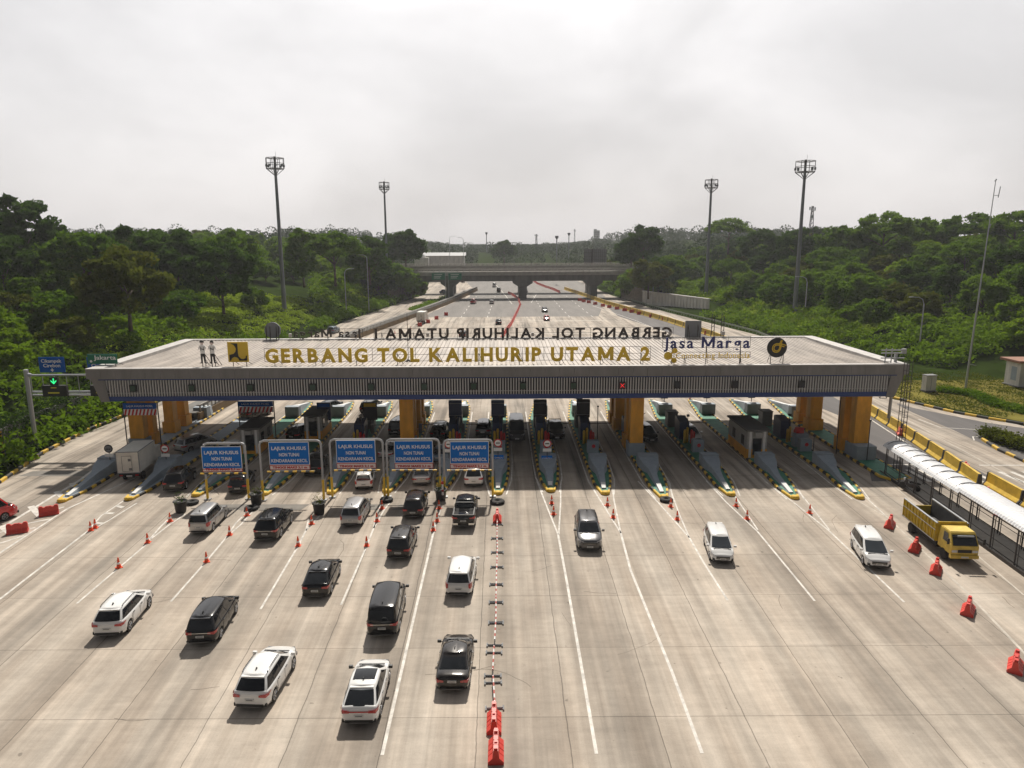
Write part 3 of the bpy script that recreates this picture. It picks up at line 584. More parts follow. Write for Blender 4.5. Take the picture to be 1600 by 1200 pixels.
for i,(xc,tip,xr) in enumerate(islands):
    if i<2: 
        continue
    nm='on the %s island from left'%ORD[i]
    if i not in (2,3,12):
        r=empty('payment_machine',(xc-.15,78.4,.18),0,'dark navy payment machine %s'%nm,'payment machine','payment machines on the islands'); mb=MB()
        mb.add([(-.55,-1.1,0),(.55,-1.1,0),(.55,1.1,0),(-.55,1.1,0),(-.55,-1.1,2.0),(.55,-1.1,2.0),(.55,.8,2.35),(-.55,.8,2.35),(.55,1.1,2.2),(-.55,1.1,2.2)],[(0,3,2,1),(0,1,5,4),(1,2,8,6,5),(2,3,9,8),(3,0,4,7,9),(4,5,6,7),(7,6,8,9)])
        o=mb.build('cabinet',M['machine'],r); MB().b2(.552,.57,-.5,.3,1.0,1.6).build('screen',M['glass'],o); MB().b2(.55,.575,-.9,-.6,.7,1.1).build('card_reader',M['whitec'],o)
        MB().bar((.3,-1.3,0),(.3,-1.3,3.0),.035,5).b2(.15,.45,-1.4,-1.25,2.7,2.95).build('camera_pole',M['dsteel'],r)
        r=empty('lane_controller',(xc-.1,83.6,.18),0,'dark grey lane cabinet behind the payment machine %s'%nm,'cabinet','lane cabinets on the islands'); MB().b2(-.6,.6,-.7,.7,0,1.75).build('cabinet',M['cab'],r); MB().b2(-.66,.66,-.76,.76,1.75,1.83).build('lid',M['boothr'],r)
        bollards(xc,75.9,[(-.45,0,'y',1.5),(-.1,.25,'y',1.7),(.3,-.1,'r',1.5),(.6,.15,'r',1.25)],'yellow and red bollards beside the payment machine %s'%nm)
    # grey front cabinet
    if i not in (2,3,5,12):
        r=empty('front_cabinet',(xc+.1,72.6 if i!=10 else 74.5,.18),0,'small blue grey cabinet facing the queue %s'%nm,'cabinet','small cabinets facing the queue'); MB().b2(-.6,.6,-.35,.35,0,1.3).build('cabinet',M['greyc'],r); MB().plate(disc_poly(.05,.75,.2,12),-.37,-.352).build('red_mark',M['sred'],r)
    # barrier arm
    if i>3:
        r=empty('boom_barrier',(xc+.7,80.9,.18),0,'thin boom barrier across the lane %s'%nm,'boom barrier','boom barriers across the lanes'); MB().b2(-.18,.18,-.2,.2,0,1.1).build('post',M['cab'],r)
        MB().bar((0,0,1.0),(2.6,0,1.02) if i not in (10,) else (1.6,-.2,2.3),.04,5).build('boom',M['dsteel'],r)
    # lane panels hanging on posts
    if i in (6,7,8,9):
        r=empty('lane_information_sign',(xc-.1,80.0,.18),0,'dark blue lane panel on a post %s'%nm,'lane panel','dark blue lane panels on posts'); MB().b2(-.75,.75,-.3,.3,2.1,4.1).build('panel',M['machine'] if i<8 else M['back'],r); MB().b2(-.77,.77,-.32,.32,3.75,3.82).b2(-.77,.77,-.32,.32,2.35,2.42).build('panel_strip',M['sback'],r); MB().bar((0,0,0),(0,0,2.1),.09,6).build('post',M['dsteel'],r)
    if i in (3,4):
        r=empty('lane_information_sign',(xc+.4,81.5,.18),0,'black and blue lane information panel on a post %s'%nm,'lane panel','dark blue lane panels on posts'); MB().b2(-.8,.8,-.15,.15,1.5,3.6).build('panel',M['machine'] if i==3 else M['back'],r); MB().b2(-.7,.7,-.17,-.155,3.1,3.5).build('header',M['letter'] if i==4 else M['sdblue'],r); MB().bar((0,0,0),(0,0,1.5),.08,6).build('post',M['dsteel'],r)
    # rear cabinets / signs
    if i>=9:
        r=empty('rear_lane_sign',(xr+.1,90.6,1.5),0,'small dark lane sign on the rear block %s'%nm,'lane sign','small signs on the rear crash blocks'); MB().bar((0,0,0),(0,0,1.0),.05,5).build('post',M['dsteel'],r); MB().b2(-.45,.45,-.06,.06,.5,.9).build('board',M['back'],r); MB().plate(disc_poly(0,1.25,.4,12),-.04,.04).build('round_board',M['sback'],r)
# last (column) island furniture
r=empty('front_cabinet',(32.6,74.3,.18),0,'blue grey cabinet with red box on the fourteenth island, under the dark right end','cabinet'); MB().b2(-.75,.75,-.4,.4,0,1.4).build('cabinet',M['greyc'],r); MB().b2(-.4,.4,.1,.6,1.4,2.0).build('red_box',M['sred'],r)
# blue boards and round signs on the front blocks
def round_sign(px,py,lab,ring=True,sub=True,truck=True,dark=False):
    q=at(px,py,Y=67.3); r=empty('prohibition_sign',(q.x,67.3,1.2),0,lab,'traffic sign','round signs on the front blocks'); z=q.z-1.2
    MB().bar((0,.05,0),(0,.05,z),.035,5).build('pole',M['dsteel'],r)
    d=MB().plate(disc_poly(0,z,.42,20),-.03,.0).build('ring',M['sred'] if not dark else M['back'],r); MB().plate(disc_poly(0,z,.31,18),-.045,-.031).build('face',M['swhite'] if not dark else M['sback'],d)
    k=MB(); k.b2(-.2,.2,-.06,-.047,z-.05,z+.05) if not dark else k.b2(-.2,-.02,-.06,-.047,z-.1,z+.02).b2(.02,.2,-.06,-.047,z-.1,z+.02); k.build('pictogram',M['black'],d)
    if sub: MB().b2(-.42,.42,-.03,.0,z-.82,z-.5).build('sub_plate',M['swhite'],r)
round_sign(169.5,701,'dark round sign with plate above the grey block left of the box truck',dark=True)
round_sign(257.5,701,'red ringed round sign right of the white box truck')
round_sign(778,692,'red ringed round sign above the block at the head of the divider')
round_sign(855,693,'red ringed round sign above the block left of the dark pickup')
round_sign(701,694,'red ringed round sign half hidden behind the fifth portal sign')
def block_label(px0,px1,py0,py1,txt,lab,Y=67.38,w=None):
    a=at(px0,py0,Y=Y); b=at(px1,py1,Y=Y); r=empty('block_board',(a.x,Y,0),0,lab,'notice board','blue boards on the front blocks'); W=b.x-a.x
    p=MB().b2(0,W,-.04,.04,b.z,a.z).build('panel',M['sblue'],r); me,_=text_mesh('lettering',txt,.22,M['swhite'],0,.004,W*.85); link('lettering',me,p,(W*.07,-.05,(a.z+b.z)/2-.07))
block_label(159,176,722,729,'KENDARAAN','small blue board on the grey block left of the box truck')
block_label(248,266,720,728,'KENDARAAN','small blue board on the block right of the box truck')
block_label(772,787,711,719,'GARDU','bright blue board on the block at the head of the divider')
block_label(846,863,712,720,'GARDU','bright blue board on the block left of the dark pickup')
# ------------------------------------------------------------------ blue portal signs
PS=[((318,783),(373,776),(318,386)),]
portals=[((321,784),(372,777),(310,382),(691,697),(315,380,697,731,736,'lower left, slightly tilted')),
 ((412,782),(506,782),(407,497),(687,0),(420,485,690,725,733,'')),
 ((520,777),(601,777),(517,595),(685,0),(525,588,687,722,731,'')),
 ((607,776),(688,776),(607,684),(685,0),(616,677,688,722,731,'')),
 ((695,777),(770,776),(696,771),(686,0),(703,764,689,723,731,''))]
plab=['leftmost blue portal sign LAJUR KHUSUS on grey frame with yellow legs','second blue portal sign from the left, white box truck further left','middle blue portal sign of the five, white hatchback under it','fourth blue portal sign, silver sedan under it','rightmost blue portal sign beside the divider, white car under it']
for i,(a,b,tx,ty,sg) in enumerate(portals):
    A=g(*a); B=g(*b); Y=(A.y+B.y)/2; 
    x0=at(tx[0],ty[0],Y=Y); x1=at(tx[1],ty[0],Y=Y); zt=x0.z-.1
    r=empty('height_portal',(A.x,Y,0),0,plab[i],'portal sign','blue LAJUR KHUSUS portal signs over the left lanes')
    X0=0; X1=B.x-A.x
    if i==0: X1=x1.x-A.x; X0=.0
    f=MB(); rr=.35; f.tube([(X0,0,1.9),(X0,0,zt-rr),(X0+rr*.3,0,zt-rr*.3),(X0+rr,0,zt),(X1-rr,0,zt),(X1-rr*.3,0,zt-rr*.3),(X1,0,zt-rr),(X1,0,1.9)],.095,8); f.build('frame',M['gpipe'],r,smooth=False)
    for X in (X0,X1):
        l=MB().bar((X,0,.05),(X,0,1.9),.108,8).build('leg',M['yel'],r); MB().box((X,0,.05),(.55,.4,.1)).build('foot_plate',M['steel'],l)
    MB().bar((X0+.1,0,1.5),(X0+.6,1.0,.1),.025,5).build('stay',M['dsteel'],r) if i in(0,) else None
    c0=at(sg[0],sg[2],Y=Y); c1=at(sg[1],sg[3],Y=Y); W=c1.x-c0.x; x=c0.x-A.x; zt_,zb_=c0.z,c1.z
    w_=MB().b2(x,x+W,-.19,-.13,zb_,zt_).build('sign_border',M['swhite'],r); p=MB().b2(x+.05,x+W-.05,-.205,-.192,zb_+.05,zt_-.05).build('sign_panel',M['sblue'],w_)
    H_=zt_-zb_
    for t_,fz,fw in (('LAJUR KHUSUS',.66,.86),('NON TUNAI',.38,.5),('KENDARAAN KECIL',.12,.9)):
        me,_=text_mesh('lettering',t_,.42 if fw<.88 else .40,M['swhite'],.008,.006,W*fw); link('lettering',me,w_,(x+W*(1-fw)/2,-.215,zb_+H_*fz))
    z2=at(sg[0],sg[4],Y=Y).z; 
    q=MB().b2(x,x+W,-.2,-.14,z2,zb_-.03).build('limit_plate',M['sred'],r); MB().b2(x+.04,x+W-.04,-.212,-.202,z2+.04,zb_-.07).build('limit_face',M['spink'],q)
    me,_=text_mesh('lettering','TINGGI MAKS 2,1 m',.27,M['sred'],.012,.006,W*.86); link('lettering',me,q,(x+W*.07,-.218,z2+.12))
    ya=MB(); kb=MB(); n=11
    for k in range(n): (ya if k%2==0 else kb).bar((x-.3+(W+.6)*k/n,-.05,z2-.22),(x-.3+(W+.6)*(k+1)/n,-.05,z2-.22),.07,6)
    hb=ya.build('height_bar',M['yel'],r); kb.build('black_bands',M['black'],hb)
    for s in (x,x+W): MB().bar((s,-.05,z2-.22),(s,-.1,zt),.02,4).build('hanger',M['dsteel'],r)
# ------------------------------------------------------------------ cones, planters, tyres
def cone_proto():
    r=empty('traffic_cone',(0,0,0)); b=MB().box((0,0,.02),(.40,.40,.045)).build('base',M['cone'],r)
    MB().lathe([(.155,.04),(.125,.28)],n=12).lathe([(.095,.42),(.04,.75),(.028,.77)],n=12).build('body',M['cone'],r,smooth=True)
    MB().lathe([(.122,.27),(.093,.43)],n=12).build('collar',M['swhite'],r,smooth=True); return r
CONES=[((142,829),'left cone of the touching pair on the second lane line from the left'),((149,825),'right cone of the touching pair on the second lane line from the left'),
((266,815),'cone between the black planter pot and the silver station wagon'),((231,848),'cone left of the silver station wagon'),((186,887),'nearest cone on the left, in front of the white offroader'),
((323,878),'cone between the silver wagon and the black car at the front left'),((359,836),'cone just right of the silver station wagon'),((386,806),'cone next to the tyre by the second portal leg'),
((466,853),'cone right of the black offroader below the portal signs'),((487,819),'cone behind the black offroader, second from the planter'),((496,804),'cone touching the planter with grass in front of the middle portal'),
((573,853),'cone below the silver hatchback on the lane line'),((589,815),'cone right of the silver hatchback rear'),((597,795),'cone below the legs of the third and fourth portals'),
((677,829),'nearest of three cones right of the dark brown vans'),((683,815),'middle of three cones left of the black pickup'),((686,795),'cone below the black bucket at the fifth portal'),
((862,787),'upper cone in the painted wedge left of the grey offroader facing the camera'),((865,804),'lower cone in the painted wedge left of the grey offroader facing the camera'),
((949,790),'upper cone in the painted wedge right of the grey offroader'),((958,809),'lower cone in the painted wedge right of the grey offroader'),
((1048,792),'upper cone beside the old tyre at the island nose'),((1058,812),'lower cone below the old tyre at the island nose'),
((1150,791),'upper cone above the left white car facing the camera'),((1167,811),'lower cone right of the left white car facing the camera'),((1265,802),'single cone left of the white family car at the right'),
((1557,806),'cone with white collar beside the broken yellow barrier line'),((1078,625),'cone at the far tip of an island seen under the roof'),
((617,521),'far cone beyond the roof, left of the back of the sign letters'),((642,514),'far cone below the distant white box truck')]
CG='orange traffic cones on the lane lines'
cp=cone_proto()
for k,(p,lab) in enumerate(CONES):
    o=cp if k==0 else copy_tree(cp); q=g(*p); o.location=q; o.rotation_euler[2]=rng.uniform(0,1.5); tag(o,'orange '+lab if lab.startswith('cone') else lab.replace('cone','orange cone',1),'traffic cone',CG)
def leafmesh(name,m,pts,size,seed,flat=0,up=.35,aspect=.6):
    """many small leaf quads around the given points (numpy)"""
    r=np.random.default_rng(seed); n=len(pts); nr=r.normal(size=(n,3)); nr[:,2]+=up*2; nr/=np.linalg.norm(nr,axis=1)[:,None]
    t=np.cross(nr,r.normal(size=(n,3))); t/=np.linalg.norm(t,axis=1)[:,None]; b=np.cross(nr,t)
    s=(size*r.uniform(.6,1.35,n))[:,None]; t=t*s; b=b*s*aspect
    V=np.stack([pts-t,pts-b*.9+t*.1,pts+t,pts+b*.9+t*.1],1).reshape(-1,3)
    me=bpy.data.meshes.new(name); me.vertices.add(4*n); me.vertices.foreach_set('co',V.reshape(-1).astype(np.float32)); me.loops.add(4*n); me.polygons.add(n)
    me.loops.foreach_set('vertex_index',np.arange(4*n,dtype=np.int32)); me.polygons.foreach_set('loop_start',np.arange(0,4*n,4,dtype=np.int32)); me.polygons.foreach_set('loop_total',np.full(n,4,dtype=np.int32))
    me.materials.append(m); me.update(calc_edges=True); return me
def leafmat(name,c1,c2,tr=.35,hv=.5):
    mt=bpy.data.materials.new(name); mt.use_nodes=True; n=mt.node_tree.nodes; l=mt.node_tree.links; n.remove(n['Principled BSDF']); o=n['Material Output']
    oi=n.new('ShaderNodeObjectInfo'); gg=n.new('ShaderNodeNewGeometry'); no=n.new('ShaderNodeTexNoise'); no.inputs['Scale'].default_value=.32; no.inputs['Detail'].default_value=4; l.new(gg.outputs['Position'],no.inputs[0])
    a=n.new('ShaderNodeMapRange'); a.inputs[1].default_value=.3; a.inputs[2].default_value=.7; l.new(no.outputs[0],a.inputs[0])
    ad=n.new('ShaderNodeMath'); ad.operation='MULTIPLY_ADD'; ad.inputs[1].default_value=.55; l.new(a.outputs[0],ad.inputs[0]); m2=n.new('ShaderNodeMath'); m2.operation='MULTIPLY'; m2.inputs[1].default_value=.3; l.new(gg.outputs['Random Per Island'],m2.inputs[0])
    m3=n.new('ShaderNodeMath'); m3.operation='MULTIPLY_ADD'; m3.inputs[1].default_value=.35; l.new(oi.outputs['Random'],m3.inputs[0]); l.new(m2.outputs[0],m3.inputs[2]); l.new(m3.outputs[0],ad.inputs[2])
    mx=n.new('ShaderNodeMix'); mx.data_type='RGBA'; l.new(ad.outputs[0],mx.inputs[0]); mx.inputs[6].default_value=(*c1,1); mx.inputs[7].default_value=(*c2,1)
    d=n.new('ShaderNodeBsdfDiffuse'); t=n.new('ShaderNodeBsdfTranslucent'); ms=n.new('ShaderNodeMixShader'); ms.inputs[0].default_value=tr
    l.new(mx.outputs[2],d.inputs[0]); l.new(mx.outputs[2],t.inputs[0]); l.new(d.outputs[0],ms.inputs[1]); l.new(t.outputs[0],ms.inputs[2]); l.new(ms.outputs[0],o.inputs[0]); return mt
LM=dict(mid=leafmat('foliage_mid',(.04,.10,.008),(.16,.26,.02)),dark=leafmat('foliage_dark',(.022,.055,.010),(.08,.145,.02),.32),olive=leafmat('foliage_olive',(.045,.068,.010),(.14,.16,.02)),bright=leafmat('foliage_bright',(.075,.16,.006),(.24,.35,.018),.42),
 under=leafmat('undergrowth_leaves',(.04,.105,.006),(.18,.28,.016),.4), grass=leafmat('grass_leaves',(.13,.20,.015),(.32,.42,.04),.45), far=leafmat('distant_foliage',(.022,.05,.014),(.06,.10,.024),.1), kerbp=leafmat('kerb_plants',(.02,.055,.012),(.07,.11,.02),.25))
def planter(px,py,lab,grass=True,h=1.0):
    q=g(px,py); r=empty('planter_pot',(q.x,q.y,0),0,lab,'planter','black planter pots at the portal legs')
    MB().lathe([(.38,0),(.42,.1),(.5,h-.06),(.58,h-.05),(.58,h),(.48,h),(.46,h-.1)],n=14).build('pot',M['pot'],r,smooth=True)
    rr=np.random.default_rng(int(px)); pts=rr.normal(size=(70,3))*np.array([.28,.28,.22])+np.array([0,0,h+.2]); link('plant',leafmesh('plant',LM['olive'] if grass else LM['dark'],pts,.14,int(px),aspect=.25),r)
    f=MB()
    for k in range(12): a=k*.52; f.bar((0,0,h),(.55*math.cos(a),.55*math.sin(a),h+.35+.1*(k%3)),.012,3)
    f.build('stems',M['bark'],r)
planter(283,800,'black planter pot with bare twigs left of the silver station wagon',False); planter(401,788,'black planter pot with a leafy plant between the first two portals'); planter(499,803,'black planter pot with spiky grass below the second portal'); planter(689,781,'black pot holding a red and white post at the fifth portal',False)
q=g(692,783); r=empty('delineator_post',(q.x,q.y-.1,.6),.1,'red and white traffic post stuck in the black pot','traffic post'); MB().bar((0,0,0),(0,0,1.2),.09,8).build('post',M['swhite'],r); MB().bar((0,0,.3),(0,0,.5),.1,8).bar((0,0,1.0),(0,0,1.22),.12,8).build('red_bands',M['sred'],r)
def tyre(px,py,lab,w=1.2):
    q=g(px,py); r=MB().lathe([(.22,.0),(.42*w,.0),(.48*w,.08),(.48*w,.2),(.42*w,.27),(.22,.27),(.22,.05)],n=16).build('old_tyre',M['rubber'],None,smooth=True); r.location=q; tag(r,lab,'tyre','old tyres at the island noses')
tyre(300,787,'old tyre by the leftmost portal leg'); tyre(393,796,'old tyre beside the cone below the second portal'); tyre(604,783,'old tyre between the third and fourth portals'); tyre(777,786,'old tyre at the head of the divider chain',1.35); tyre(1041,783,'old tyre at the island nose right of the grey offroader facing the camera')
# ------------------------------------------------------------------ plastic barriers
def plastic_proto(m='red'):
    r=empty('plastic_barrier',(0,0,0)); L_=1.4
    pr=[(-.30,0),(.30,0),(.30,.16),(.13,.38),(.09,.82),(-.09,.82),(-.13,.38),(-.30,.16)]
    mb=MB(); n=len(pr); segs=[(-L_/2,-L_/2+.36),(-L_/2+.40,-.03),(.03,L_/2-.40),(L_/2-.36,L_/2)]
    for a,b in segs:
        mb.add([(a,x,z) for x,z in pr]+[(b,x,z) for x,z in pr],[tuple(range(n-1,-1,-1)),tuple(range(n,2*n))]+[(k,(k+1)%n,(k+1)%n+n,k+n) for k in range(n)])
    mb.b2(-L_/2+.04,-L_/2+.26,-.07,.07,.80,.93).b2(-.2,.2,-.06,.06,.80,.88).b2(L_/2-.26,L_/2-.04,-.07,.07,.80,.93)
    pr2=[(x*.9,z*.93) for x,z in pr]
    mb.add([(-L_/2+.1,x,z) for x,z in pr2]+[(L_/2-.1,x,z) for x,z in pr2],[tuple(range(n-1,-1,-1)),tuple(range(n,2*n))]+[(k,(k+1)%n,(k+1)%n+n,k+n) for k in range(n)])
    mb.build('body',M[m],r); MB().b2(-L_/2+.2,-.1,-.2,-.1,.0,.16).b2(.1,L_/2-.2,-.2,-.1,0,.16).build('foot',M[m],r)
    MB().lathe([(.06,.80),(.06,.87)],(-.45,0,0),8).lathe([(.06,.80),(.06,.87)],(.45,0,0),8).build('filler_cap',M[m],r); return r
PB=[((28,832),.45,'red plastic barrier at the far left edge in the striped wedge'),((77,804),.5,'red plastic barrier left of the grey island nose'),
((1390,822),.95,'first red plastic barrier of the right row, behind the dump truck'),((1429,859),.9,'second red plastic barrier of the right row, beside the truck rear'),((1462,893),.95,'third red plastic barrier of the right row, beside the truck cab'),((1512,956),.9,'fourth red plastic barrier of the right row, on open concrete'),((1586,1044),.9,'nearest red plastic barrier at the right edge'),
((1406,679),1.2,'red plastic barrier against the yellow wall behind the shelter end'),((1510,736),1.2,'red plastic barrier at the end of the long yellow wall'),((1543,777),1.0,'red plastic barrier in the gap between the yellow walls'),
((777,813),1.57,'red plastic barrier at the head of the chain divider'),((772,1133),1.57,'farther of two red plastic barriers at the near end of the divider'),((775,1178),1.57,'nearest red plastic barrier at the bottom of the divider')]
pp=plastic_proto()
pg=plastic_proto('redl'); pg_first=True
for k,(p,a,lab) in enumerate(PB):
    pale=p[0] in (1406,1510,1543)
    if pale:
        o=pg if pg_first else copy_tree(pg); pg_first=False
    else: o=pp if k==0 else copy_tree(pp)
    q=g(*p); o.location=q; o.rotation_euler[2]=a; o.scale=(1.,1.15,.86); tag(o,lab,'plastic barrier','red plastic water barriers')
# far red barriers right of the motorway (lower stretch spaced, upper stretch close together)
FB=[(906,470),(912,472),(920,473.5),(930,476),(942,479),(952,481),(964,483.5),(976,486),(987,488.5),(999,491.5),(1018,496),(1038,501),(1054,505.5),(1105,523)]
far_pts=[(p,) for p in FB]
def along(pix,step,z=0):
    pts=[g(*p) for p in pix]; out=[]; 
    for a,b in zip(pts,pts[1:]):
        k=max(1,int((b-a).length/step))
        for j in range(k): out.append((a+(b-a)*j/k, math.atan2((b-a).y,(b-a).x)))
    return out
for k,p in enumerate(FB):
    o=copy_tree(pp); q=g(*p); o.location=q; o.rotation_euler[2]=R_(12); o.scale=(1.05,1,1.1); tag(o,'spaced far red barrier beside the yellow wall, %s from the far end'%ORD[k],'plastic barrier','far red barriers beside the yellow wall')
# contiguous far red barrier line: long closed run
seg=along([(830,437),(840,444),(852,449),(862,452),(880,460),(904,469)],3.4)
for k,(q,a) in enumerate(seg[:34]):
    o=copy_tree(pp); o.location=q; o.rotation_euler[2]=a; o.scale=(1.7,1,1.2); tag(o,'far red barrier in the close row running under the overpass','plastic barrier','close row of red barriers under the overpass')
seg=along([(783,531),(790,519),(798,508),(808,488),(813,476),(810,468),(800,461),(793,458)],3.0)
for k,(q,a) in enumerate(seg[:60]):
    o=copy_tree(pp); o.location=q; o.rotation_euler[2]=a; o.scale=(1.8,1,1.05); tag(o,'orange red barrier in the continuous median row beyond the roof','plastic barrier','continuous median row of red barriers')
for p,lab in (((655,508),'barrel'),((669,504),'b'),((682,498),'b'),((697,492),'b'),((641,518),'b')):
    pass
for k,p in enumerate([(697,493),(682,499),(669,505),(656,510)]):
    o=copy_tree(pp); o.location=g(*p); o.rotation_euler[2]=R_(15); o.scale=(.8,1.2,1.15); tag(o,'far red barrier right of the distant white box truck, %s from the far end'%ORD[k],'plastic barrier','red barriers right of the distant box truck')
# ------------------------------------------------------------------ striped pole divider
ST=[(776.5,842),(777,864),(776.5,887),(775.5,914),(775,942),(775,974),(773,1010),(772,1020),(770,1058),(770.5,1067),(773,1109)]
STP=[g(*p) for p in ST]
ends=[(0,1),(1,2),(2,3),(3,4),(4,5),(5,6),(7,8),(9,10)]
heads=[g(778,818)]+[]
for k,(i,j) in enumerate([(-1,0)]+ends):
    a=STP[i] if i>=0 else g(777,820); b=STP[j]; c=(a+b)/2; L_=(b-a).length; ang=math.atan2((b-a).y,(b-a).x)
    r=empty('striped_pole_barrier',(c.x,c.y,0),ang,'low red and white pole barrier of the divider, %s from the toll plaza'%ORD[k],'pole barrier','low red and white pole barriers of the divider')
    wm=MB(); rm=MB(); n=max(6,int(L_/.3))
    for t in range(n): (wm if t%2 else rm).bar((-L_/2+L_*t/n,0,.42),(-L_/2+L_*(t+1)/n,0,.42),.042,6)
    wm.bar((-L_/2,0,.2),(L_/2,0,.2),.025,5); o=wm.build('pole',M['whitec'],r); rm.build('red_bands',mat('faded_red_band',(.42,.10,.08),.6),o)
    for s in (-L_/2+.05,L_/2-.05):
        f=MB(); f.bar((s,-.42,.06),(s,.42,.06),.05,5).bar((s-.16,-.42,.06),(s+.16,-.42,.06),.045,5).bar((s-.16,.42,.06),(s+.16,.42,.06),.045,5).bar((s,0,.06),(s,0,.46),.03,5); f.build('leg',M['steel'],r)
# ------------------------------------------------------------------ painted lines
def line(pix,w=.14,mb=None): (mb or marks).strip([g(*p) for p in pix],w,.008)
line([(0,826),(125,750),(163,721)],.28); line([(-60,905),(0,864),(105,795),(210,747)],.2); line([(0,832),(22,826)],.2)
for a,b in (((18,822),(46,818)),((56,795),(85,800))): pass
for a,b in (((2,822),(20,836)),((48,791),(64,808)),((88,768),(103,781)),((112,755),(122,765))): marks.strip([g(*a),g(*b)],.5,.01)
for a,b in (((-10,852),(38,837)),((22,835),(55,824)),((38,819),(78,811)),((80,799),(100,792))): marks.strip([g(*a),g(*b)],.22,.01)
line([(-30,953),(0,936),(137,830)],.17)
line([(137,830),(158,806),(200,778)],.14); line([(137,832),(172,812),(214,786)],.14)
for a,b in (((150,817),(160,818)),((165,802),(178,802)),((182,790),(192,793))): marks.strip([g(*a),g(*b)],.35,.01)
line([(120,943),(226,853),(236,840)]); line([(236,840),(252,822),(262,812)]); line([(236,842),(262,822),(290,803)])
line([(267,940),(320,880),(355,838)]); line([(355,838),(368,818),(378,808)]); line([(355,838),(376,820),(394,800)])
line([(407,952),(466,853),(478,829)]); line([(478,829),(482,812)]); line([(478,829),(505,800)])
line([(533,945),(573,853),(584,825)]); line([(584,825),(588,806),(597,786)]); line([(584,825),(600,797),(612,782)])
line([(597,1180),(665,885),(680,820),(690,790)],.16)
line([(932,1178),(910,1050),(885,905),(872,835)],.16); line([(872,835),(855,793),(839,752)],.13); line([(873,835),(876,785),(876,752)],.12)
line([(1097,1177),(1050,1050),(985,890),(970,833)],.16); line([(970,833),(940,785),(919,752)],.13); line([(970,833),(960,785),(955,752)],.12)
line([(1137,938),(1100,880),(1077,840)],.14); line([(1077,840),(1030,787),(997,752)],.13); line([(1077,840),(1060,800),(1043,752)],.12)
line([(1273,939),(1184,831)],.14); line([(1184,831),(1135,785),(1104,752)],.13); line([(1184,828),(1155,785),(1134,752)],.12)
line([(1413,941),(1296,830)],.14); line([(1296,830),(1240,785),(1195,752)],.13); line([(1296,828),(1262,785),(1235,752)],.12)
line([(1382,804),(1345,770),(1322,752)],.13); line([(1382,806),(1335,780),(1300,757)],.1,fmarks)
line([(1382,804),(1510,925),(1600,1020),(1650,1070)],.16,fmarks); line([(1385,750),(1500,845),(1600,930)],.12,fmarks)
line([(1355,652),(1470,727)],.18); line([(1380,726),(1482,726)],.25); line([(1600,800),(1521,755)],.14); line([(1100,540),(1180,580)],.14)
line([(1530,727),(1660,727)],.22); line([(1340,612),(1460,680),(1600,755)],.1,fmarks); line([(1445,635),(1510,648),(1600,666)],.12)
line([(1435,655),(1470,668),(1540,672),(1548,682),(1520,682),(1522,688)],.16)
for k in range(7):
    a=g(1400+k*19,735); 
    if k<3 or k>4: marks.strip([(a.x,a.y+.2),(a.x+.15,a.y-3.4)],.45,.008)
for k in range(2): a=g(1476+k*20+0,735); marks.strip([(a.x,a.y+.2),(a.x+.15,a.y-3.4)],.45,.01)
for k in range(6): a=g(1563+k*19,738); marks.strip([(a.x,a.y+.2),(a.x+.15,a.y-3.4)],.45,.008)
# lines beyond the canopy
for pts in ([(1130,560),(1040,510),(960,486),(915,475)],[(960,440),(880,437)]): pass
marks.strip([(46.5,100),(44,130),(42,165),(39,205),(33,255)],.2,.01)
marks.strip([g(800,475),g(790,462),g(775,445)],.25,.02); marks.strip([g(830,473),g(838,460)],.25,.02)
for x in (-12,-4): 
    for y in range(215,300,12): marks.strip([(x+(y-215)*.02,y),(x+(y-215)*.02,y+5)],.2,.012)
for x in (14,21,28):
    for y in range(215,300,12): marks.strip([(x,y),(x,y+5)],.2,.012)
for x0,x1,y in ((8,30,205),(8,31,188),(4,36,176)): fmarks.strip([(x0,y),(x1,y)],1.2,.006)
ck=MB(); cr_=random.Random(4)
for k in range(20):
    x=cr_.uniform(-34,32); y=cr_.uniform(27,58); a=cr_.choice([0,0,1.5])+cr_.uniform(-.35,.35); pts=[]
    for j in range(cr_.randint(5,12)):
        pts.append((x,y)); a+=cr_.uniform(-.25,.25); x+=math.cos(a)*.35; y+=math.sin(a)*.35
    ck.strip(pts,cr_.uniform(.018,.04),.003)
struct(ck.build('road_cracks',mat('crack_dark',(.15,.125,.10),.85,var=.3,vscale=3)))
sw=marks.build('lane_markings',M['white']); struct(sw); struct(fmarks.build('worn_lane_markings',M['faint']))
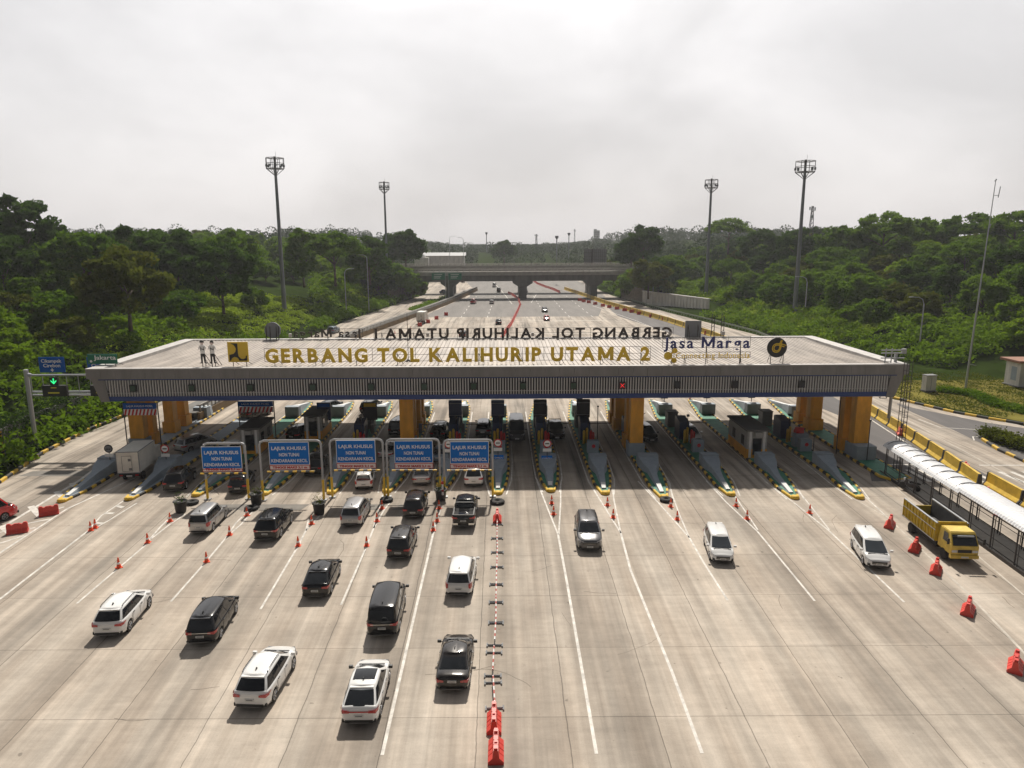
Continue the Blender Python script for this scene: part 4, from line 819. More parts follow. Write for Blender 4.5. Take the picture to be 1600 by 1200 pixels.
# ------------------------------------------------------------------ concrete yellow barriers on the right
def jersey(pix,lab,seg_l=3.9,group='yellow concrete barrier segments',z=0,h=1.25,m='ybar',only=None,mid='black gapped'):
    pts=[g(*p) if not isinstance(p,Vector) else p for p in pix]; k=0
    for a,b in zip(pts,pts[1:]):
        n=max(1,int(round((b-a).length/seg_l)))
        for j in range(n):
            A=a+(b-a)*j/n; B=a+(b-a)*(j+1)/n; c=(A+B)/2; L_=(B-A).length; ang=math.atan2((B-A).y,(B-A).x)
            mb=MB(); pr=[(-.42,0),(.42,0),(.42,.12),(.2,.4),(.12,h),(-.12,h),(-.2,.4),(-.42,.12)]; nn=len(pr); e=L_/2-.05
            mb.add([(-e,x,zz) for x,zz in pr]+[(e,x,zz) for x,zz in pr],[tuple(range(nn-1,-1,-1)),tuple(range(nn,2*nn))]+[(q,(q+1)%nn,(q+1)%nn+nn,q+nn) for q in range(nn)])
            r=empty('concrete_barrier',(c.x,c.y,z),ang,lab%ORD[min(k,14)] if '%s' in lab else lab,'concrete barrier',group); mb.build('body',M[m],r)
            bm=MB(); pr2=[(x*1.03,zz*1.004) for x,zz in pr]
            for s,ww in ((e,.05),(-e,.05)):
                bm.add([(s-.02-(.14 if s>0 else -.0),x,zz) for x,zz in pr2]+[(s+.02+(.14 if s<0 else 0)*1,x,zz) for x,zz in pr2],[tuple(range(nn-1,-1,-1)),tuple(range(nn,2*nn))]+[(q,(q+1)%nn,(q+1)%nn+nn,q+nn) for q in range(nn)])
            bm.build('joint_band',M['kblk'],r); k+=1
jersey([(1530,762),(1475,722),(1410,678),(1340,634)],'yellow concrete barrier, %s from the near end of the long wall right of the canopy',3.7)
jersey([(1650,812),(1598,789),(1542,757)],'orange yellow concrete barrier, %s from the right edge of the near stretch',3.7,'near stretch of yellow barriers')
jersey([Vector((47.5,112,0)),Vector((51,140,0)),Vector((50.5,168,0)),Vector((47.5,200,0)),Vector((42.6,232,0)),Vector((38.5,262,0)),Vector((35.5,300,0)),Vector((31,345,0))],'yellow concrete barrier of the far wall beyond the canopy, %s from its near end',6.5,'far wall of yellow barriers',h=1.4)
# kerbs of the edges
def kerb_line(pix,lab,name='striped_kerb',step=1.1,z=0):
    pts=[g(*p) if not isinstance(p,Vector) else p for p in pix]; r=empty(name,(pts[0].x,pts[0].y,0),0,lab,'kerb'); ya=MB(); pl=[]; cl=[]; k=0; o0=pts[0]
    for a,b in zip(pts,pts[1:]):
        n=max(1,int((b-a).length/step))
        for j in range(n):
            A=a+(b-a)*j/n-o0; pl.append(Vector((A.x,A.y))); cl.append(k%2); k+=1
    B=pts[-1]-o0; pl.append(Vector((B.x,B.y))); ya.cols=cl; swept(ya,pl,.3,.3,False).build_kerb(r)
LK=[Vector((-47.0,57,0)),Vector((-47.24,64.54,0)),Vector((-49.3,74,0)),Vector((-49.9,84,0)),Vector((-49.2,95,0)),Vector((-48.3,125,0))]
kerb_line(LK,'striped yellow and black kerb under the hillside at the far left')
kerb_line([(1395,622),(1430,631),(1490,645),(1545,655),(1600,664),(1660,674)],'striped kerb between the asphalt ramp and the lawn on the right',step=1.3)
kerb_line([(1535,688),(1560,704),(1600,722),(1640,738)],'short striped kerb round the bushes at the right edge',step=1.1)
# ------------------------------------------------------------------ steel ladder tower and covered walkway
def truss_tower():
    q=g(1400,738); r=empty('ladder_tower',(q.x,q.y,0),0,'thin dark steel ladder tower at the right end of the canopy','ladder tower'); f=MB(); w_=.55; H=11.0
    for x,y in ((0,0),(w_,0),(0,w_),(w_,w_)): f.bar((x,y,0),(x*.95,y*.95+1.2*0,H),.035,5)
    for k in range(22):
        z=k*.5; f.bar((0,0,z),(w_,0,z),.02,4); 
        if k%2==0: f.bar((0,w_,z),(w_,w_,z),.02,4); f.bar((0,0,z),(0,w_,z),.02,4); f.bar((w_,0,z),(w_,w_,z),.02,4)
    f.build('ladder',M['dsteel'],r)
    q=at(1393,575,Y=71); r=empty('roof_frame',(q.x,71,6.2),0,'grey steel frame fixed to the right end of the canopy roof','steel frame'); f=MB()
    f.bar((.4,.3,-2.2),(.5,.3,4.7),.16,6); f.bar((-.9,0,0),(-.7,0,5.2),.06,5).bar((-.2,0,0),(-.1,0,5.2),.06,5)
    for z in (4.2,4.7,5.0): f.bar((-1.2,0,z),(1.2,0,z),.07,5)
    for k in range(8): f.bar((-.9,0,k*.55),(-.2,0,k*.55),.03,4)
    f.box((1.1,0,4.9),(.4,.3,.5)); f.build('frame',M['steel'],r)
truss_tower()
def lamp_post_thin(px,py,ztop,lab): q=g(px,py); r=empty('thin_post',(q.x,q.y,.18),0,lab,'post'); MB().bar((0,0,0),(0,0,ztop),.045,6).build('post',M['dsteel'],r); MB().box((0,0,ztop),(.2,.12,.14)).build('head',M['dsteel'],r)
lamp_post_thin(1354,722,4.2,'thin black post at the end of the rightmost island'); lamp_post_thin(1306,712,6.4,'thin tall post in front of the right orange column')
lamp_post_thin(1269,722,2.6,'thin short post on the fourteenth island right of the booth'); lamp_post_thin(933,700,4.5,'thin post on the island right of the dark pickup')
def walkway():
    a=Vector((38.0,64.9,0)); b=Vector((35.5,36.0,0)); d=(b-a); L_=d.length; ang=math.atan2(d.y,d.x)-math.pi/2
    r=empty('covered_walkway',(a.x,a.y,0),ang,'covered walkway with arched corrugated aluminium roof and dark posts','covered walkway'); W=2.2; H=2.75
    # local +y runs toward the camera, local +x points to the photo's left
    def rf(y0,y1,dz,nm):
        mb=MB(); ny=int((y1-y0)/.15); P=[]; na=11
        for j in range(ny+1):
            y=y0+(y1-y0)*j/ny; rp=.022*math.cos(j*math.pi)
            for k in range(na):
                t=math.pi*(.10+.80*k/(na-1)); P.append((-(W/2+.15+rp)*math.cos(t)/math.cos(math.pi*.1)*1.0,y,H+dz+(.78+rp)*(math.sin(t)-math.sin(math.pi*.1))))
        mb.add(P,[(j*na+k,j*na+k+1,(j+1)*na+k+1,(j+1)*na+k) for j in range(ny) for k in range(na-1)]); return mb.build(nm,M['kink'],r)
    rf(-.4,12.9,0,'roof'); rf(12.7,L_,.18,'roof')
    n=10
    for k in range(n+1):
        y=.2+(L_-.4)*k/n
        for s in (-1,1): f=MB(); f.bar((s*W/2,y,.0),(s*W/2,y,H),.055,6).bar((s*W/2,y+.28,.0),(s*W/2,y+.28,H),.035,4); f.build('post',M['dsteel'],r)
    f=MB()
    for s in (-1,1):
        f.bar((s*W/2,0,H),(s*W/2,L_,H),.05,5); f.bar((s*W/2,0,1.05),(s*W/2,L_,1.05),.03,4); f.bar((s*W/2,0,.35),(s*W/2,L_,.35),.05,4)
    for k in range(int(L_/1.5)):
        y=k*1.5; pts=[(-(W/2)*math.cos(math.pi*t/6),y,H+.6*math.sin(math.pi*t/6)) for t in range(7)]; f.tube(pts,.03,4)
    f.build('rails',M['dsteel'],r)
    MB().b2(-W/2-.1,W/2+.1,-.4,L_,.0,.16).build('floor',M['conc'],r); MB().b2(-W/2-.32,-W/2-.1,-.4,L_,.02,.2).build('edge_kerb',M['kerb'],r); MB().b2(W/2+.1,W/2+.16,-.4,L_,.0,.28).build('side_plate',M['dsteel'],r)
walkway()
def motorcycle(px,py,rz,lab):
    q=g(px,py); r=empty('parked_motorcycle',(q.x,q.y,.16),rz,lab,'motorcycle')
    for y in (-.62,.62):
        w_=MB().lathe([(.2,-.045),(.29,-.04),(.31,0),(.29,.04),(.2,.045)],(0,y,.31),14,'x').build('wheel',M['tyre'],r)
        MB().lathe([(.19,-.03),(.19,.03)],(0,y,.31),10,'x').build('rim',M['rim'],w_)
    MB().bar((0,-.62,.31),(0,-.25,.55),.05,5).bar((0,.62,.31),(0,.42,.95),.035,5).box((0,-.05,.42),(.24,.55,.32)).box((0,.35,.62),(.3,.12,.45)).build('frame',M['dsteel'],r)
    MB().box((0,-.35,.74),(.26,.75,.12)).box((0,-.75,.72),(.2,.2,.1)).build('seat',M['rubber'],r); MB().bar((-.33,.36,1.0),(.33,.36,1.0),.025,5).build('handlebar',M['dsteel'],r); MB().box((0,.5,.9),(.2,.14,.2)).build('headlight',M['head'],r)
motorcycle(1421,768,.6,'black motorcycle parked under the far end of the covered walkway')
# ------------------------------------------------------------------ left median balustrade beyond the canopy
def median():
    pts=[Vector((-38.3,88,0)),Vector((-36.5,130,0)),Vector((-33.2,172,0)),Vector((-23.8,232,0)),Vector((-19.6,262,0)),Vector((-15.2,300,0)),Vector((-11,340,0))]
    r=empty('median_balustrade',(pts[0].x,pts[0].y,0),0,'long brown median wall with pale railing and dark walkway top beyond the canopy','median wall'); o=pts[0]
    wl=MB(); rl=MB(); dk=MB()
    for a,b in zip(pts,pts[1:]):
        A=a-o; B=b-o; d=(B-A).normalized(); nx=Vector((d.y,-d.x,0)); ang=math.atan2(d.y,d.x); c=(A+B)/2; L_=(B-A).length
        wl.box((c.x,c.y,.55),(L_,.35,1.1),ang); c2=c-nx*1.9; dk.box((c2.x,c2.y,1.06),(L_+.3,3.2,.12),ang); dk.box((c2.x-nx.x*1.6,c2.y-nx.y*1.6,.5),(L_,.25,1.0),ang)
        n=int(L_/1.1)
        for k in range(n):
            p=A+(B-A)*(k+.5)/n; rl.box((p.x,p.y,1.55),(.16,.16,.9),ang)
        rl.box((c.x,c.y,2.02),(L_,.2,.1),ang)
    wl.build('wall',mat('median_brown',(.22,.155,.085),.85,var=.3,vscale=.5),r); rl.build('railing',M['conc'],r); dk.build('walkway_top',M['dconc'],r)
median()
q=g(315,648); r=empty('concrete_block',(q.x,q.y,0),.05,'dark concrete block wall at the near end of the left median','concrete block'); MB().box((0,2,.75),(.5,6,1.5)).build('block',M['dconc'],r)
# ------------------------------------------------------------------ overpass
def overpass(x0,x1,y,w_,zt,thick,lab,piers=(),m='conc',skew=.04,rail=True):
    r=empty('overpass',(0,y,0),0,lab,'overpass'); f=lambda x:x*skew
    def beam(nm,ya,yb,za,zb,m_,par=r):
        mb=MB(); P=[]
        for x in (x0,x1): 
            for yy,zz in ((ya,za),(yb,za),(yb,zb),(ya,zb)): P.append((x,yy+f(x),zz))
        mb.add(P,[(0,3,2,1),(4,5,6,7),(0,1,5,4),(1,2,6,5),(2,3,7,6),(3,0,4,7)]); return mb.build(nm,m_,par)
    beam('deck',0,w_,zt-.5,zt,M[m]); 
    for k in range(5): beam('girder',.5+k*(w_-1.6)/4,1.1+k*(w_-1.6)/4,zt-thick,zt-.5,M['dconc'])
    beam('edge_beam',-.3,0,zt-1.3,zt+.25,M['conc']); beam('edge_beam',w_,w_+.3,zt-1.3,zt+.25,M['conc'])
    if rail:
        for yy in (-.1,w_+.1):
            mb=MB(); n=int((x1-x0)/2.4)
            for k in range(n+1):
                x=x0+(x1-x0)*k/n; mb.box((x,yy+f(x),zt+.75),(.3,.2,1.0))
            for z in (zt+.65,zt+1.15): mb.bar((x0,yy+f(x0),z),(x1,yy+f(x1),z),.07,5)
            mb.build('railing',M['conc'],r)
    for px_,wd in piers:
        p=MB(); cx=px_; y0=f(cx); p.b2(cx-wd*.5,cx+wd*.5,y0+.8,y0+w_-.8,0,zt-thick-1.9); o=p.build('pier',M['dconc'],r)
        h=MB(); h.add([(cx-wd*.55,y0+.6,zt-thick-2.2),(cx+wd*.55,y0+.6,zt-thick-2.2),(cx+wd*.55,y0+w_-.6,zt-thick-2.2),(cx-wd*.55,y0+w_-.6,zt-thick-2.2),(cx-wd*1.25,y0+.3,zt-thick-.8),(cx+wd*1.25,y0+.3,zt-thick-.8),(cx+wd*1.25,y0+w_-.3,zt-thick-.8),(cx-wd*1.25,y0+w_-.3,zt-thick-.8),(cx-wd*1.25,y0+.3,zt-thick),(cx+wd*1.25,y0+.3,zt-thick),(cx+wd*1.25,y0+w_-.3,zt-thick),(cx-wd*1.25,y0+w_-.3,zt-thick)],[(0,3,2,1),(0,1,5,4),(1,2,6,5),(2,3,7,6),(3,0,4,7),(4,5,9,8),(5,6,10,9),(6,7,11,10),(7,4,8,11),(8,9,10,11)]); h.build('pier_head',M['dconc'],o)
overpass(-58,72,288,10,10.7,3.6,'near grey concrete overpass with railing crossing the motorway',((-20.5,2.8),(9,3.2),(38,2.8)))
overpass(-64,82,322,9,11.9,2.0,'farther concrete overpass just behind the near one',((-22,3.4),(10,4),(41,3.2)))
# gantry signs at the overpass
for px_,lab in ((685,'green motorway direction sign under the left end of the overpass, left of two'),(711,'green motorway direction sign under the left end of the overpass, right of two')):
    q=at(px_,432,Y=283); r=empty('motorway_sign',(q.x,283,0),0,lab,'direction sign','green motorway signs at the overpass'); MB().b2(-2.6,2.6,-.1,.1,q.z-1.3,q.z+1.3).build('panel',M['sgreen'],r)
    tx=MB(); 
    for k in range(3): tx.b2(-1.7,1.5-.4*k,-.14,-.11,q.z+.65-k*.65,q.z+.82-k*.65)
    tx.build('lettering',M['swhite'],r); MB().bar((2.6 if px_<700 else -2.6,.3,0),(2.6 if px_<700 else -2.6,.3,q.z+1.4),.14,6).build('post',M['steel'],r)
# walls on the right and left beyond
def wall(pts,h,m,lab,name='retaining_wall',ribs=False,t=.4):
    pts=[Vector(p) for p in pts]; o=pts[0]; r=empty(name,tuple(o),0,lab,'wall'); mb=MB(); rb=MB()
    for i,(a,b) in enumerate(zip(pts,pts[1:])):
        A=a-o; B=b-o; ang=math.atan2((B-A).y,(B-A).x); c=(A+B)/2; L_=(B-A).length; mb.box((c.x,c.y,h/2-.2),(L_+.05,t,h+.4),ang)
        if ribs:
            n=int(L_/1.9); d=(B-A).normalized(); nx=Vector((-d.y,d.x,0)); nx=nx if nx.x<0 else -nx
            for k in range(n): p=A+(B-A)*(k+.5)/n+nx*(t*.6); rb.box((p.x,p.y,h/2-.2),(.35,.35,h+.3),ang)
            rb.box((c.x,c.y,h+.1),(L_+.1,t+.5,.35),ang)
    mb.build('wall_face',M[m],r)
    if ribs: rb.build('ribs',M[m],r)
wall([(65.3,222,0),(58.5,244,0),(52.5,262,0)],4.6,'wallw','pale ribbed concrete retaining wall on the right beyond the canopy',ribs=True)
wall([(53.0,263.5,0),(50.8,276,0),(48.8,287,0)],5.4,'stone','dark stone retaining wall between pale ribbed wall and overpass')
wall([(-36.3,300,0),(-40,282,0),(-42,268,0)],5.0,'stone','dark stone retaining wall left of the motorway signs')
wall([(-52.0,70,0),(-53.5,78,0),(-53.6,92,0),(-53,104,0)],3.1,'dconc','mossy concrete retaining wall behind the left kerb, half covered by plants',ribs=False)
wall([(-50.2,56,0),(-52,66,0)],2.6,'dconc','near end of the mossy left retaining wall beside the striped pole')
q=g(62,706); r=empty('striped_marker_post',(-50.9,70.5,0),0,'black and yellow diagonally striped post in front of the left wall','marker post'); MB().b2(-.28,.28,-.1,.1,0,3.6).build('post',M['kblk'],r); s=MB()
for k in range(9): s.plate([(-.28,.1+k*.38),(.28,.3+k*.38),(.28,.5+k*.38),(-.28,.3+k*.38)][::1],-.125,-.102)
s.build('yellow_stripes',M['kyel'],r)
# guardrail right
pts=[Vector((62.0,160,0)),Vector((62.6,172,0)),Vector((59.6,198,0)),Vector((55.8,222,0)),Vector((52.2,250,0)),Vector((50,272,0))]
r=empty('guardrail',tuple(pts[0]),0,'greenish steel guardrail along the right edge road beyond the canopy','guardrail'); a_=MB(); b_=MB()
for A,B in zip(pts,pts[1:]):
    A=A-pts[0]; B=B-pts[0]; c=(A+B)/2; ang=math.atan2((B-A).y,(B-A).x); a_.box((c.x,c.y,.75),((B-A).length,.1,.4),ang); n=int((B-A).length/2)
    for k in range(n): p=A+(B-A)*k/n; b_.box((p.x+.1,p.y,.45),(.14,.14,.9),ang)
a_.build('rail',M['guard'],r); b_.build('posts',M['guard'],r)
# ------------------------------------------------------------------ light masts, lamps, antennas
def high_mast(xb,Y,ytop,zb,lab,hw=2.3):
    """xb: photo column of the foot, ytop: photo row of the head"""
    q=at(xb[0],xb[1],Y=Y); top=at(xb[0],ytop,Y=Y).z; H=top-zb
    r=empty('light_mast',(q.x,Y,zb),0,lab,'light mast','tall floodlight masts'); MB().bar((0,0,-1),(0,0,H-2.6),.62,10,.34).build('pole',M['mast'],r)
    for z in (H*.22,H*.45,H*.68): MB().bar((0,0,z),(0,0,z+.25),.62-.28*z/H,10).build('joint_ring',M['mast'],r)
    f=MB(); n=8; z0,z1=H-2.6,H
    for z in (z0,(z0+z1)/2,z1):
        for k in range(n):
            a=2*math.pi*k/n; b=2*math.pi*(k+1)/n; f.bar((hw*math.cos(a),hw*math.sin(a),z),(hw*math.cos(b),hw*math.sin(b),z),.075,4)
    for k in range(n):
        a=2*math.pi*k/n; x,y=hw*math.cos(a),hw*math.sin(a); f.bar((x,y,z0),(x,y,z1),.075,4); f.bar((x,y,z0),(0,0,z0-1.9),.07,4); f.bar((x,y,z1),(0,0,z1-.2),.05,4); f.bar((x,y,z0),(0,0,z0),.05,4)
    f.bar((0,0,z0-2),(0,0,z1+.4),.3,8); f.build('head_frame',M['dsteel'],r)
    l=MB()
    for k in range(n): a=2*math.pi*(k+.5)/n; l.box((hw*.93*math.cos(a),hw*.93*math.sin(a),z0+.75),(.5,.35,.6),a)
    l.build('floodlights',M['mast'],r); MB().bar((.3,0,z1),(.3,0,z1+1.6),.03,4).build('lightning_rod',M['dsteel'],r)
high_mast((429,247),190,247,th(at(429,247,Y=190).x,190)-.5,'left tall floodlight mast, nearest on the left side')
high_mast((600,285),290,285,2,'left floodlight mast farther away beside the dark round tree',2.0)
high_mast((1259,252),185,252,th(at(1259,252,Y=185).x,185)-.5,'right tall floodlight mast, nearest on the right side',2.5)
high_mast((1112,281),245,281,3,'right floodlight mast farther away above the pale wall',2.2)
def street_lamp(px,pt,pb,Y,lab,arm=-1,two=False,m='steel'):
    t=at(px,pt,Y=Y); b=at(px,pb,Y=Y); r=empty('street_lamp',(t.x,Y,b.z-1),0,lab,'street lamp','slender street lamps'); H=t.z-b.z+1
    f=MB(); f.bar((0,0,0),(0,0,H-1.2),.11,6); f.tube([(0,0,H-1.2),(arm*.3,0,H-.4),(arm*1.0,0,H-.05),(arm*2.1,0,H)],.075,5); f.build('pole',M[m],r); MB().box((arm*2.3,0,H),(.7,.25,.14)).build('lamp_head',M['steel'],r)
for px_,pt,pb,Y,lab,arm in ((538,420,478,200,'street lamp on the left slope near the tall mast',1),(573,398,480,220,'street lamp between the two left floodlight masts',-1),(702,369,402,330,'street lamp on the overpass above the green signs, left one',1),(724,371,404,330,'street lamp on the overpass above the green signs, right one',-1),
    (1022,410,478,262,'street lamp in front of the pale ribbed wall',-1),(1262,432,472,150,'curved street lamp beside the nearest right mast',-1),(1445,464,524,120,'curved street lamp in the foliage on the right',-1),(568,372,400,300,'street lamp among the trees left of the second mast',-1),(1339,363,384,260,'street lamp on the right skyline',-1),(940,505,530,200,'short street lamp on the road beyond the roof',-1)):
    if px_==940: continue
    street_lamp(px_,pt,pb,Y,lab,arm)
q=g(1508,610); top=at(1556,281,Y=q.y); r=empty('radio_mast',(q.x,q.y,0),0,'tall thin radio mast with forked top on the right lawn','radio mast'); dx=top.x-q.x; H=top.z
MB().bar((0,0,0),(dx*.5,0,H*.5),.16,6,.11).bar((dx*.5,0,H*.5),(dx,0,H),.11,6,.045).build('pole',M['steel'],r); MB().bar((dx*.94,0,H*.93),(dx*.94+.7,0,H*.93),.04,4).bar((dx*.94+.7,0,H*.92),(dx*.94+.85,0,H*.97),.06,5).bar((dx*.8,0,H*.78),(dx*.8+.2,0,H*.80),.12,5).bar((dx-.1,0,H-.2),(dx+.1,0,H+.1),.1,5).build('antenna_fork',M['steel'],r); MB().bar((.2,0,H*.13),(1.2,0,H*.125),.04,4).build('lamp_arm',M['steel'],r)
def tower(px,pt,pb,Y,w_,lab,lattice=True):
    t=at(px,pt,Y=Y); b=at(px,pb,Y=Y); r=empty('telecom_tower',(t.x,Y,b.z-6),0,lab,'tower','far towers on the skyline'); H=t.z-b.z+6; f=MB()
    f.bar((-w_*.5,0,0),(-w_*.15,0,H),w_*.07,4).bar((w_*.5,0,0),(w_*.15,0,H),w_*.07,4).bar((0,w_*.5,0),(0,0,H),w_*.07,4)
    for k in range(10): z=H*k/10; s=.5-.35*k/10; f.bar((-w_*s,0,z),(w_*s,0,z+H/10),w_*.05,4)
    f.build('lattice',M['dsteel'],r); MB().bar((-w_*.45,0,H*.9),(-w_*.45,0,H*.98),w_*.12,5).bar((w_*.45,0,H*.88),(w_*.45,0,H*.97),w_*.12,5).bar((0,0,H*.7),(0,-.3,H*.76),w_*.2,6).build('antennas',M['sback'],r)
tower(1270,322,362,330,2.6,'lattice telecom tower behind the nearest right floodlight mast'); tower(838,366,384,700,3,'small far telecom tower right of the centre'); tower(898,358,384,900,2.2,'faint far tower left of the twin block')
for px_,pt,pb,Y,lab in ((760,364,384,560,'far single light mast left of the centre tree'),(889,365,392,480,'far light mast with small head beyond the overpass'),(870,370,408,400,'far dark pole above the overpass')):
    t=at(px_,pt,Y=Y); b=at(px_,pb,Y=Y); r=empty('far_mast',(t.x,Y,b.z-5),0,lab,'light mast','far masts'); MB().bar((0,0,0),(0,0,t.z-b.z+5),.3,6).build('pole',M['mast'],r); MB().box((0,0,t.z-b.z+5),(1.8,1.8,1.0)).bar((0,0,t.z-b.z+3.6),(0,0,t.z-b.z+4.6),.3,6,.9).build('head',M['dsteel'],r)
# far buildings
q=at(933,358,Y=1150); r=empty('twin_tower_block',(q.x,1150,5),0,'pale grey twin tower block far off on the skyline','building'); zz=q.z-5
MB().b2(-4.5,-.4,0,8,0,zz).b2(.4,4.5,1,9,0,zz-2).build('towers',M['haze_b'],r); MB().b2(5,12,0,9,0,zz*.62).build('annex',M['haze_b'],r)
f=MB()
for k in range(8): f.b2(-4.2,4.2,-.1,0,zz*(.3+.08*k),zz*(.3+.08*k)+1)
f.build('windows',M['cab'],r)
q=at(930,404,Y=340); r=empty('billboard_back',(q.x,340,0),0,'dark scaffold back of a big billboard above the overpass','billboard'); z0,z1=at(930,417,Y=340).z,at(930,389,Y=340).z; f=MB()
MB().b2(-5.3,5.3,0,.2,z0,z1).build('panel',M['cab'],r)
for k in range(12): x=-5.3+k*.96; f.bar((x,-.2,z0-.3),(x,-.2,z1),.08,4)
for k in range(6): z=z0+(z1-z0)*k/5; f.bar((-5.4,-.25,z),(5.4,-.25,z),.08,4)
f.bar((-1.4,-.4,0),(-1.4,-.4,z1),.5,8); f.build('scaffold',M['dsteel'],r)
q=at(688,398,Y=430); r=empty('long_roofed_building',(q.x,430,6),0,'long low grey roofed building left beyond the overpass','building'); zz=q.z-6
MB().b2(-13,14,0,14,0,zz-.6).build('wall',M['wallw'],r); MB().add([(-14,-1,zz-.6),(15,-1,zz-.6),(15,7,zz+1.2),(-14,7,zz+1.2),(15,15,zz-.6),(-14,15,zz-.6)],[(0,1,2,3),(3,2,4,5),(0,3,5),(1,4,2)]).build('roof',M['mast'],r)
q=at(658,398,Y=420); r=empty('white_domed_building',(q.x,420,6),0,'small white domed building beside the long grey roof','building'); zz=at(658,400,Y=420).z-6
MB().b2(-4,4,0,8,0,zz-1).build('wall',M['wallw'],r); MB().lathe([(2.4,0),(2.2,1.0),(1.4,2.0),(.3,2.6),(.1,3.4)],(0,4,zz-1),12).build('dome',M['whitec'],r,smooth=True)
# small building and cabinet on the lawn
q=g(1590,606); r=empty('guard_hut',(q.x+2.2,q.y+1.5,0),0,'white hut with flat red brown roof at the right edge of the lawn','hut')
MB().b2(-2.2,2.6,-1.6,1.6,.2,3.9).build('wall',M['wallw'],r); MB().b2(-2.9,3.4,-2.2,2.2,3.9,4.25).build('roof',M['brick'],r); MB().b2(-2.4,2.8,-1.8,1.8,0,.22).build('plinth',M['dconc'],r); MB().b2(-1.3,-.1,-1.63,-1.58,1.5,2.9).build('window',M['glass'],r); MB().b2(-2.21,-2.17,-.9,.3,1.0,3.1).build('poster',M['greyc'],r)
q=g(1450,612); r=empty('utility_cabinet',(q.x,q.y,0),.1,'white utility cabinet standing on the lawn left of the radio mast','cabinet'); MB().b2(-.8,.8,-.5,.5,.25,2.5).build('body',M['wallw'],r); MB().b2(-.9,.9,-.6,.6,0,.28).build('plinth',M['dconc'],r); MB().b2(-.02,.02,-.52,-.5,.4,2.3).b2(-.86,.86,-.56,.56,2.5,2.6).build('door_seam',M['cab'],r)
# ------------------------------------------------------------------ vehicles
TYPES=dict( # L, W, H, belt, hood(cowl), nose, y: windscreen base, roof front, roof rear, rear glass base ; wheelbase, wheel r, glass sections, flags
 suv=dict(L=4.45,W=1.82,H=1.64,belt=1.03,cowl=1.03,nose=.80,ws=1.22,rf=.28,rr=-1.56,rb=-2.06,wb=2.66,wr=.35,rails=1,clad=1),
 bigsuv=dict(L=4.8,W=1.88,H=1.74,belt=1.10,cowl=1.10,nose=.88,ws=1.30,rf=.42,rr=-1.82,rb=-2.26,wb=2.75,wr=.39,rails=1,clad=0),
 coupe_suv=dict(L=4.4,W=1.79,H=1.60,belt=1.01,cowl=1.0,nose=.78,ws=1.22,rf=.22,rr=-1.15,rb=-2.02,wb=2.61,wr=.34,rails=0,clad=1),
 mpv=dict(L=4.5,W=1.76,H=1.68,belt=.99,cowl=.98,nose=.74,ws=1.52,rf=.42,rr=-1.84,rb=-2.14,wb=2.75,wr=.33,rails=0,clad=0),
 van=dict(L=4.95,W=1.85,H=1.93,belt=1.08,cowl=1.12,nose=.85,ws=1.85,rf=.85,rr=-2.20,rb=-2.42,wb=3.0,wr=.34,rails=0,clad=0),
 wagon=dict(L=4.45,W=1.68,H=1.78,belt=1.05,cowl=1.05,nose=.82,ws=.95,rf=.42,rr=-2.05,rb=-2.19,wb=2.65,wr=.34,rails=0,clad=0),
 sedan=dict(L=4.5,W=1.74,H=1.46,belt=.92,cowl=.93,nose=.66,ws=1.15,rf=.18,rr=-.80,rb=-1.66,wb=2.6,wr=.32,rails=0,clad=0,trunk=.96),
 hatch=dict(L=3.75,W=1.66,H=1.50,belt=.92,cowl=.94,nose=.70,ws=.95,rf=.30,rr=-1.45,rb=-1.76,wb=2.45,wr=.30,rails=0,clad=0),
 pickup=dict(L=5.2,W=1.86,H=1.80,belt=1.12,cowl=1.12,nose=.92,ws=1.30,rf=.62,rr=-.62,rb=-.86,wb=3.05,wr=.39,rails=0,clad=1,bed=1),
 minibus=dict(L=5.4,W=1.88,H=2.28,belt=1.22,cowl=1.22,nose=.95,ws=2.05,rf=1.25,rr=-2.5,rb=-2.66,wb=2.9,wr=.35,rails=0,clad=0),
)
